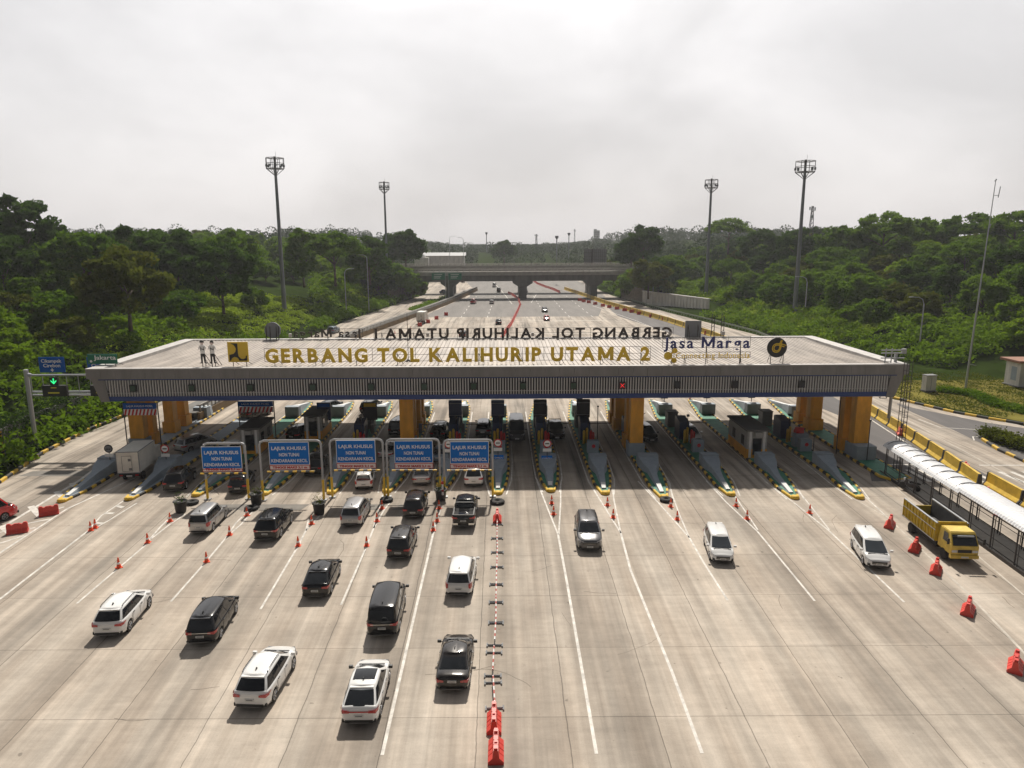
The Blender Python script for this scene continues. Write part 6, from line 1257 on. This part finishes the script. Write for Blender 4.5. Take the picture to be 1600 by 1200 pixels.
def dump_truck():
    T0=Vector((31.71,46.9,0)); T1=Vector((32.05,50.7,0)); d=(T0-T1); rz=math.atan2(d.y,d.x)-math.pi/2; W=2.1
    q=at(1505,873,.45); dd=Vector((-math.sin(rz),math.cos(rz),0)); L_=6.8; c=q-dd*(L_/2-.05)
    r=empty('dump_truck',(c.x,c.y,.01),rz,'yellow dump truck with empty dark bed facing the camera beside the covered walkway','truck'); h=L_/2
    # cab
    cb=MB(); x=W/2-.14
    cb.add([(-x,h-1.75,.75),(x,h-1.75,.75),(x,h,.75),(-x,h,.75),(-x,h-1.75,1.35),(x,h-1.75,1.35),(x,h+.03,1.35),(-x,h+.03,1.35),(-x*.94,h-1.7,2.2),(x*.94,h-1.7,2.2),(x*.9,h-.42,2.2),(-x*.9,h-.42,2.2)],[(0,3,2,1),(0,1,5,4),(1,2,6,5),(2,3,7,6),(3,0,4,7),(4,5,9,8),(5,6,10,9),(6,7,11,10),(7,4,8,11),(8,9,10,11)])
    cabo=cb.build('cab',M['tyl'],r); MB().b2(-x*.88,x*.88,h-1.6,h-.5,2.2,2.25).build('roof_panel',M['tyl'],cabo)
    ws=MB(); f=lambda u,t:(u*x*(.95-.06*t),h+.045-.45*t*.86-.0,1.40+.80*t*.86); ws.grid(f,[-.95,0,.95],[0.03,.5,1]); ws.f=[q_ for q_ in ws.f]; ws.build('windscreen',M['glass'],r)
    MB().b2(-x*.6,x*.6,h-.12,h-.02,2.02,2.12).build('sun_strip',M['sback'],cabo)
    for s in (-1,1):
        sw=MB(); sw.add([(s*(x+.012),h-.35,1.42),(s*(x+.012),h-1.15,1.42),(s*(x*.955+.012),h-1.15,2.05),(s*(x*.955+.012),h-.62,2.05)],[(0,1,2,3) if s>0 else (3,2,1,0)]); sw.build('side_window',M['glass'],r)
        MB().b2(s*x*.75-.18,s*x*.75+.18,h-.02,h+.045,.92,1.08).build('headlight',M['head'],r); MB().bar((s*x,h-.1,1.6),(s*(x+.28),h+.1,1.75),.02,4).b2(s*(x+.28)-.08,s*(x+.28)+.08,h+.05,h+.1,1.55,1.95).build('mirror',M['trim'],r)
        for y,wd in ((h-.95,.12),(-h+1.25,.22)): w_=MB().lathe([(.25,-wd),(.40,-wd),(.42,0),(.40,wd),(.25,wd)],(s*(W/2-.25),y,.42),16,'x').build('wheel',M['tyre'],r,smooth=True); MB().lathe([(.22,-wd*.9),(.22,wd*.9)],(s*(W/2-.25),y,.42),10,'x').build('rim',M['cab'],w_)
    MB().b2(-x*.5,x*.5,h+.0,h+.05,.9,1.12).build('grille',M['trim'],r); MB().b2(-x*1.02,x*1.02,h-.15,h+.12,.5,.74).build('bumper',M['tyl'],r); MB().b2(-.25,.25,h+.12,h+.135,.55,.67).build('number_plate',M['plate'],r)
    MB().b2(-.45,.45,-h+.2,h-.3,.5,.85).b2(-W/2+.15,W/2-.15,-h+1.9,h-2.0,.45,.85).build('chassis',M['under'],r)
    # bed
    y0,y1=-h,h-1.85; z0,z1=.95,2.3; bd=MB(); bd.b2(-W/2,W/2,y0,y1,z0,z0+.12); bd.b2(-W/2,-W/2+.06,y0,y1,z0+.12,z1).b2(W/2-.06,W/2,y0,y1,z0+.12,z1).b2(-W/2+.06,W/2-.06,y1-.06,y1,z0+.12,z1+.12).b2(-W/2+.06,W/2-.06,y0,y0+.06,z0+.12,z1-.5)
    b_=bd.build('cargo_bed',M['tyl2'],r); inn=MB(); inn.b2(-W/2+.062,W/2-.062,y0+.062,y1-.062,z0+.122,z0+.14).b2(-W/2+.062,-W/2+.08,y0+.062,y1-.062,z0+.14,z1-.02).b2(W/2-.08,W/2-.062,y0+.062,y1-.062,z0+.14,z1-.02).b2(-W/2+.08,W/2-.08,y1-.08,y1-.062,z0+.14,z1); inn.build('bed_lining',M['bed'],b_)
    rb=MB(); n=10
    for k in range(n+1):
        y=y0+.05+(y1-y0-.1)*k/n
        for s in (-1,1): rb.b2(s*(W/2+.035)-.03,s*(W/2+.035)+.03,y-.04,y+.04,z0,z1)
    rb.build('bed_ribs',M['tyl2'],b_); gp=MB()
    for k in range(n):
        y=y0+.05+(y1-y0-.1)*(k+.5)/n
        for s in (-1,1): gp.b2(s*(W/2+.012)-.01,s*(W/2+.012)+.01,y+.08,y+.15,z0+.1,z1-.1)
    gp.build('side_gaps',M['trim'],b_); rl=MB()
    for s in (-1,1): rl.b2(s*(W/2)-.07,s*(W/2)+.07,y0,y1+.05,z1,z1+.06); rl.b2(s*(W/2+.07)-.015,s*(W/2+.07)+.015,y0,y1,z0+.8,z0+.84); rl.b2(s*(W/2+.07)-.015,s*(W/2+.07)+.015,y0,y1,z0-.02,z0+.04)
    rl.build('bed_rail',M['steel'],b_)
dump_truck()
# red van at the left edge, seen from its right side, heading away
q=g(14,806); make_car('minibus','red',(q.x-.95,q.y-.9-1.0),R_(-27),'red van cut by the left edge of the picture',cat='van',scale=.95)
# ------------------------------------------------------------------ trees
nprng=np.random.default_rng(5)
def crown(kind,seed,nc,per,leaf,R,Hc,trunk_h):
    r=np.random.default_rng(seed); cs=[]
    while len(cs)<nc:
        p=r.normal(size=3); p/=np.linalg.norm(p); rad=r.uniform(.45,1.0)**.6
        if kind=='umbrella': p=np.array([p[0]*R*rad*1.15,p[1]*R*rad*1.15,trunk_h+Hc*(.75+.18*p[2]-.40*(p[0]**2+p[1]**2)*rad*rad)])
        elif kind=='tall': p=np.array([p[0]*R*rad*.8,p[1]*R*rad*.8,trunk_h+Hc*(.5+.5*p[2]*rad)])
        else:
            if p[2]<-.55: continue
            p=np.array([p[0]*R*rad,p[1]*R*rad,trunk_h+Hc*(.42+.52*p[2]*rad)])
        # broken outline
        p[:2]*=r.uniform(.8,1.12); cs.append(p)
    pts=[]
    for c in cs:
        s=r.uniform(.5,1.25)*R*.23; q=r.normal(size=(per,3)); q/=np.maximum(np.linalg.norm(q,axis=1)[:,None],.4); q*=r.uniform(.35,1.1,per)[:,None]; q[:,2]*=.62 if kind!='umbrella' else .5
        pts.append(c+q*s)
    return np.concatenate(pts)[:, :], cs
def trunk(R,Hc,th_,seed):
    r=random.Random(seed); mb=MB(); k=th_+Hc*.35; mb.bar((0,0,-1.2),(.1,0,th_*.6),.26,7,.2).bar((.1,0,th_*.6),(0,.1,k),.2,6,.12)
    for j in range(6):
        a=j*1.05+r.random(); z=th_*.6+(k-th_*.6)*r.uniform(.1,.9); e=(R*.62*math.cos(a),R*.62*math.sin(a),z+Hc*r.uniform(.2,.42)); m_=(e[0]*.45,e[1]*.45,z+(e[2]-z)*.6); mb.bar((.04,.04,z),m_,.11,5,.07).bar(m_,e,.07,4,.03)
    return mb.mesh('trunk',M['bark'],True)
PROT={}
spec=dict(bushy=('bushy','mid',5.0,7.4,.9,74,120,.34),dark=('bushy','dark',5.0,9.0,1.2,84,120,.36),pale=('bushy','bright',3.9,5.4,.6,58,120,.30),olive=('bushy','olive',4.8,7.2,.9,70,120,.32),umbrella=('umbrella','mid',5.6,6.4,3.2,80,110,.33),slender=('tall','mid',3.6,9.0,.8,62,120,.31))
for nm,(kd,lm,R,Hc,thh,nc,per,lf) in spec.items():
    for v in range(2):
        pts,cs=crown(kd,sum(map(ord,nm))+v*17,nc,per,lf,R,Hc,thh); PROT[nm,v]=(leafmesh('crown',LM[lm],pts,lf,sum(map(ord,nm))+v*17+1),trunk(R,Hc,thh,sum(map(ord,nm))+v*17),Hc+thh,R)
LMK=[(30,'the far left edge'),(85,'the blue direction sign'),(160,'the green direction sign'),(225,'the left canopy corner'),(325,'the pair of roof figures'),(372,'the yellow square roof sign'),(430,'the left tall floodlight mast'),(500,'the mirrored roof letters'),(540,'the left slope lamp'),(600,'the second left floodlight mast'),(688,'the motorway signs'),(760,'the far single light mast'),(835,'the centre pier'),(930,'the billboard back'),(1000,'the stone wall end'),(1050,'the pale ribbed wall'),(1112,'the farther right floodlight mast'),(1214,'the round roof sign'),(1262,'the right tall floodlight mast'),(1330,'the right canopy end'),(1400,'the ladder tower'),(1450,'the utility cabinet'),(1510,'the radio mast'),(1590,'the white hut')]
KN=dict(bushy='bushy mid green tree',dark='dense dark green tree',pale='light green leafy tree',olive='olive green loose tree',umbrella='flat topped spreading tree',slender='narrow upright green tree')
KS=dict(bushy='bushy_tree',dark='dark_tree',pale='leafy_tree',olive='olive_tree',umbrella='spreading_tree',slender='slender_tree')
TREES=[]
def want_tree(x,y,kind,s,z=None): TREES.append([x,y,th(x,y) if z is None else z,kind,s])
# notable ones
for px_,py_,Y,kind,s in ((25,303,165,'dark',1.35),(-20,318,160,'dark',1.2),(633,357,300,'dark',1.6),(612,362,306,'dark',1.35),(1006,350,300,'dark',1.5),(988,366,306,'dark',1.1),(1015,404,255,'olive',1.15),(1003,412,270,'bushy',1),(1030,400,276,'dark',1),(1050,396,282,'bushy',1),(992,425,284,'olive',1),(612,408,276,'bushy',1),(590,402,270,'dark',1),(628,414,282,'bushy',1),(570,398,268,'bushy',1),(640,425,292,'olive',1),(980,398,345,'bushy',1),(960,404,360,'olive',1),(1385,331,230,'umbrella',1.3),(1140,340,330,'umbrella',1.5),(1520,333,225,'umbrella',.95),(1590,329,215,'umbrella',1.05),(1450,337,240,'bushy',1.1),(130,356,150,'bushy',1.3),(208,351,165,'dark',1.15),(270,352,175,'dark',1.1),(355,358,190,'bushy',1.35),(470,358,215,'slender',1.3),(520,362,225,'umbrella',1.2),(575,364,250,'dark',1.2),(190,382,120,'olive',1.5),(340,372,160,'dark',1.25),(788,374,520,'dark',1.3),(1250,352,260,'dark',1.2),(1320,350,240,'bushy',1.4),(1190,354,280,'dark',1.2)):
    t=at(px_,py_,Y=Y); hh=PROT[kind,0][2]*s; s2=max(.75,min(1.55,(t.z-th(t.x,Y)+.4)/PROT[kind,0][2])); want_tree(t.x,Y,kind,s2,t.z-PROT[kind,0][2]*s2)
notable=len(TREES)
def ok(x,y,dmin):
    return all((x-t[0])**2+(y-t[1])**2>dmin*dmin for t in TREES)
tr=random.Random(11); cnt=0
for yy,step in [(y,0) for y in list(range(62,130,9))+list(range(130,250,12))+list(range(250,400,17))]:
    st=8.5 if yy<130 else (11 if yy<250 else 15)
    for side_ in (-1,1):
        d=5 if side_<0 else 6
        while d<130:
            y=yy+tr.uniform(-3,3); x=(lerp_tab(LE,y)-d) if side_<0 else (lerp_tab(RE,y)+d)
            dd=d; d+=st*tr.uniform(.8,1.2)
            px_,py_=pxof(x,y,th(x,y)+4)
            if px_<-60 or px_>1660 or not ok(x,y,st*.68): continue
            if side_<0 and y<104 and dd<8: continue
            if side_<0 and 290<px_<480 and 440<pxof(x,y,th(x,y)+2)[1]<560 and tr.random()<.9: continue # open grassy slope
            if side_<0 and 480<px_<720 and dd<12: continue
            if side_>0 and 118<y<300 and dd<11 and tr.random()<.8: continue
            if side_>0 and y<124: continue
            if side_>0 and 212<y<292 and dd<13: continue
            dmast=min(abs(px_-429)/1.,abs(px_-1250))
            mastY=190 if px_<700 else 185
            if dmast<16 and y<mastY+4 and dd<70 and y>135: continue
            if abs(px_-602)<14 and y<290: continue
            if abs(px_-1106)<12 and y<246: continue
            near=dd<22
            k=tr.choices(['bushy','dark','pale','olive','umbrella','slender'],[4,2.2,5,2,.2,1.5] if near else [6,2.4,3.2,2.2,1.2,1.8])[0]
            if side_>0 and not near: k=tr.choices(['bushy','dark','pale','olive','umbrella','slender'],[6,1.8,3.2,1.4,1.3,1.5])[0]
            s=tr.uniform(.62,.9) if near else tr.uniform(.85,1.2)
            if k=='umbrella' and near: s*=.7
            top=pxof(x,y,th(x,y)+PROT[k,0][2]*s)[1]
            lim=356 if px_<700 else (332 if px_>1290 else 352)
            if 640<px_<985: lim=380
            if top<lim: s*=max(.5,1-(lim-top)/1109*math.hypot(x,y)/PROT[k,0][2]/s)
            want_tree(x,y,k,s)
pxs=[]
for t in TREES: pxs.append(pxof(t[0],t[1],t[2]+PROT[t[3],0][2]*t[4]*.6))
cells={}
for i,t in enumerate(TREES):
    px_,py_=pxs[i]; lm=min(LMK,key=lambda a:abs(a[0]-px_)); topy=pxof(t[0],t[1],t[2]+PROT[t[3],0][2]*t[4])[1]
    row='on the skyline' if topy<372 else ('high on the slope' if topy<410 else ('halfway up the slope' if topy<465 else ('low on the slope' if topy<530 else 'at the foot of the slope')))
    cells.setdefault((lm[1],row,t[3]),[]).append((px_,i))
for (lm,row,k),lst in cells.items():
    lst.sort()
    for j,(px_,i) in enumerate(lst):
        x,y,z,kind,s=TREES[i]; lab='%s %s near %s'%(KN[kind],row,lm.replace('the ','',1))
        if len(lst)>1: lab+=', %s from left'%ORD[min(j,14)]
        lab=' '.join(lab.split())
        cm,tm,hh,R=PROT[kind,i%2]; r=empty(KS[kind],(x,y,z),tr.uniform(0,6.28),lab,'tree','trees on the %s hillside'%('left' if x<0 else 'right')); r.scale=(s*tr.uniform(.9,1.12),s*tr.uniform(.9,1.12),s)
        link('crown',cm,r); link('trunk',tm,r)
print('TREES',len(TREES))
# undergrowth and grass on the slopes
def scatter(name,m,n,per,leaf,side_,dfun,yr,hh,rad,seed,tall=1.,filt=lambda x,y,d,px,py: not (x>0 and 212<y<292 and d<13) and not (x<0 and 290<px<490 and 430<py<530),kind='stuff',label=None,cat=None):
    r=np.random.default_rng(seed); pts=[]; c=0
    while c<n:
        y=yr[0]+(yr[1]-yr[0])*r.random()**1.25; d=dfun(r); x=(lerp_tab(LE,y)-d) if side_<0 else (lerp_tab(RE,y)+d)
        px_,py_=pxof(x,y,th(x,y)+1)
        if px_<-40 or px_>1640: 
            if r.random()<.2: c+=1
            continue
        if filt and not filt(x,y,d,px_,py_): c+=.25; continue
        q=r.normal(size=(per,3)); q/=np.maximum(np.linalg.norm(q,axis=1)[:,None],.5); s=rad*r.uniform(.5,1.4); q[:,2]=np.abs(q[:,2])*tall
        pts.append(np.array([x,y,th(x,y)+hh*r.uniform(0,1)])+q*s); c+=1
    o=link(name,leafmesh(name,m,np.concatenate(pts),leaf,seed+1,up=.5)); o['kind']='stuff'; return tag(o,label,cat)
scatter('undergrowth',LM['under'],2600,60,.36,-1,lambda r:1.0+90*r.random()**1.6,(58,420),.8,2.0,21,label='dense green undergrowth covering the left hillside',cat='undergrowth')
scatter('undergrowth',LM['under'],3400,60,.36,1,lambda r:1.0+125*r.random()**1.35,(124,420),.6,1.8,22,label='dense green undergrowth covering the right hillside',cat='undergrowth')
scatter('grass',LM['grass'],900,60,.26,-1,lambda r:3+26*r.random(),(104,300),.1,1.5,23,tall=.6,label='bright tall grass on the open left slope',cat='grass')
scatter('grass',LM['grass'],600,60,.28,1,lambda r:3+16*r.random(),(150,300),.1,1.5,24,tall=.6,label='bright grass on the right slope above the road',cat='grass')
scatter('grass',LM['grass'],1100,60,.24,-1,lambda r:6+34*r.random(),(104,210),.1,1.6,29,tall=.55,filt=lambda x,y,d,px,py:285<px<495 and 425<py<535,label='bright yellow green grass slope behind the roof figures',cat='grass')
# creeping plants along the left wall
r_=np.random.default_rng(31); P_=[]
for k in range(520):
    y=56+r_.random()*56; x=lerp_tab([(56,-48.2),(66,-49.3),(78,-51.3),(92,-51.0),(112,-50.2)],y)-r_.random()*2.2; q=r_.normal(size=(45,3))*np.array([.4,.5,.28]); P_.append(q+np.array([x,y,.35+.25*r_.random()]))
for k in range(170):
    y=56+r_.random()*52; x=lerp_tab([(56,-50.5),(66,-52),(78,-53.5),(92,-53.8),(112,-53)],y)+.1; q=r_.normal(size=(50,3))*np.array([.35,.8,.6]); P_.append(q+np.array([x,y,2.3+1.2*r_.random()]))
o=link('creeping_plants',leafmesh('creeping_plants',LM['kerbp'],np.concatenate(P_),.17,32)); o['kind']='stuff'; tag(o,'low dark plants creeping along the left kerb and wall','plants')
# bushes on the kerbed strip at the right edge and lawn hedges
P_=[]
for k in range(200):
    t=r_.random(); a=g(1545,690); b=g(1660,735); x=a.x+(b.x-a.x)*t+r_.random()*4*t+.8; y=a.y+(b.y-a.y)*t+r_.random()*1.5+1.2; P_.append(r_.normal(size=(50,3))*np.array([.45,.4,.3])+np.array([x,y,.6]))
o=link('low_hedge',leafmesh('low_hedge',LM['olive'],np.concatenate(P_),.16,33)); tag(o,'low bushy hedge on the kerbed strip at the right edge','hedge','hedges on the right verge')
P_=[]
for k in range(260):
    t=r_.random(); a=g(1330,622); p=[g(1470,612),g(1520,618),g(1560,635),g(1640,655)]; i=min(2,int(t*3)); u=t*3-i; c=p[i]+(p[i+1]-p[i])*u; P_.append(r_.normal(size=(45,3))*np.array([.5,.45,.22])+np.array([c.x,c.y,.35]))
o=link('low_hedge',leafmesh('low_hedge',LM['under'],np.concatenate(P_),.15,34)); tag(o,'curved low hedge on the lawn in front of the white hut','hedge','hedges on the right verge')
P_=[]
for k in range(900):
    x=r_.uniform(58,100); y=r_.uniform(88,118)
    if y<lerp_tab([(56,97),(64,84),(80,76)],x)+1: continue
    P_.append(r_.normal(size=(26,3))*np.array([.7,.7,.04])+np.array([x,y,.06]))
o=link('lawn_grass',leafmesh('lawn_grass',LM['olive'],np.concatenate(P_),.13,35)); o['kind']='stuff'; tag(o,'short dry grass of the lawn on the right','grass')
# grassy strip between service road and wall near the overpass, and verge plants beyond on the left
P_=[]
for k in range(260):
    y=r_.uniform(240,300); x=-27+ (y-240)*.14+r_.normal()*.8; P_.append(r_.normal(size=(16,3))*np.array([.6,.8,.25])+np.array([x-3.0,y,.3]))
o=link('verge_grass',leafmesh('verge_grass',LM['under'],np.concatenate(P_),.3,36)); o['kind']='stuff'; tag(o,'grass strip between the left service road and the median','grass')
# distant woods
P_=[]; r_=np.random.default_rng(41); c=0
while c<1150:
    y=400+700*r_.random()**1.1; x=(r_.random()*2-1)*(.62*y)
    if abs(x+4-(y-400)*.02)<46 and y<545: continue
    z=th(x,y); h=r_.uniform(7,13)*(1 if r_.random()<.9 else 1.35); R=r_.uniform(4,8)
    if y>545 and abs(x)<130: h=min(h,max(5,21-z+ (2.5 if r_.random()<.15 else 0)))
    q=r_.normal(size=(150,3)); q/=np.maximum(np.linalg.norm(q,axis=1)[:,None],.45); q=q*np.array([R,R,h*.5]); P_.append(q+np.array([x,y,z+h*.5])); c+=1
o=link('distant_woods',leafmesh('distant_woods',LM['far'],np.concatenate(P_),.95,42,up=.4)); o['kind']='stuff'; tag(o,'hazy distant woods beyond the overpass','woods')
# smoke of the far plant is left to the sky; haze
hz=MB().b2(-1300,1300,-70,1390,-1.2,62).build('haze',None if False else M['under']); hm=bpy.data.materials.new('haze_air'); hm.use_nodes=True; n=hm.node_tree.nodes; n.remove(n['Principled BSDF']); pv=n.new('ShaderNodeVolumePrincipled'); pv.inputs['Color'].default_value=(.93,.95,1,1); pv.inputs['Density'].default_value=.00018; pv.inputs['Anisotropy'].default_value=.3
hm.node_tree.links.new(pv.outputs[0],n['Material Output'].inputs['Volume']); hz.data.materials.clear(); hz.data.materials.append(hm); hz['kind']='stuff'

for o in bpy.data.objects:
    if o.get('label') and not 4<=len(o['label'].split())<=16: print('LABEL',len(o['label'].split()),o.name,o['label'])
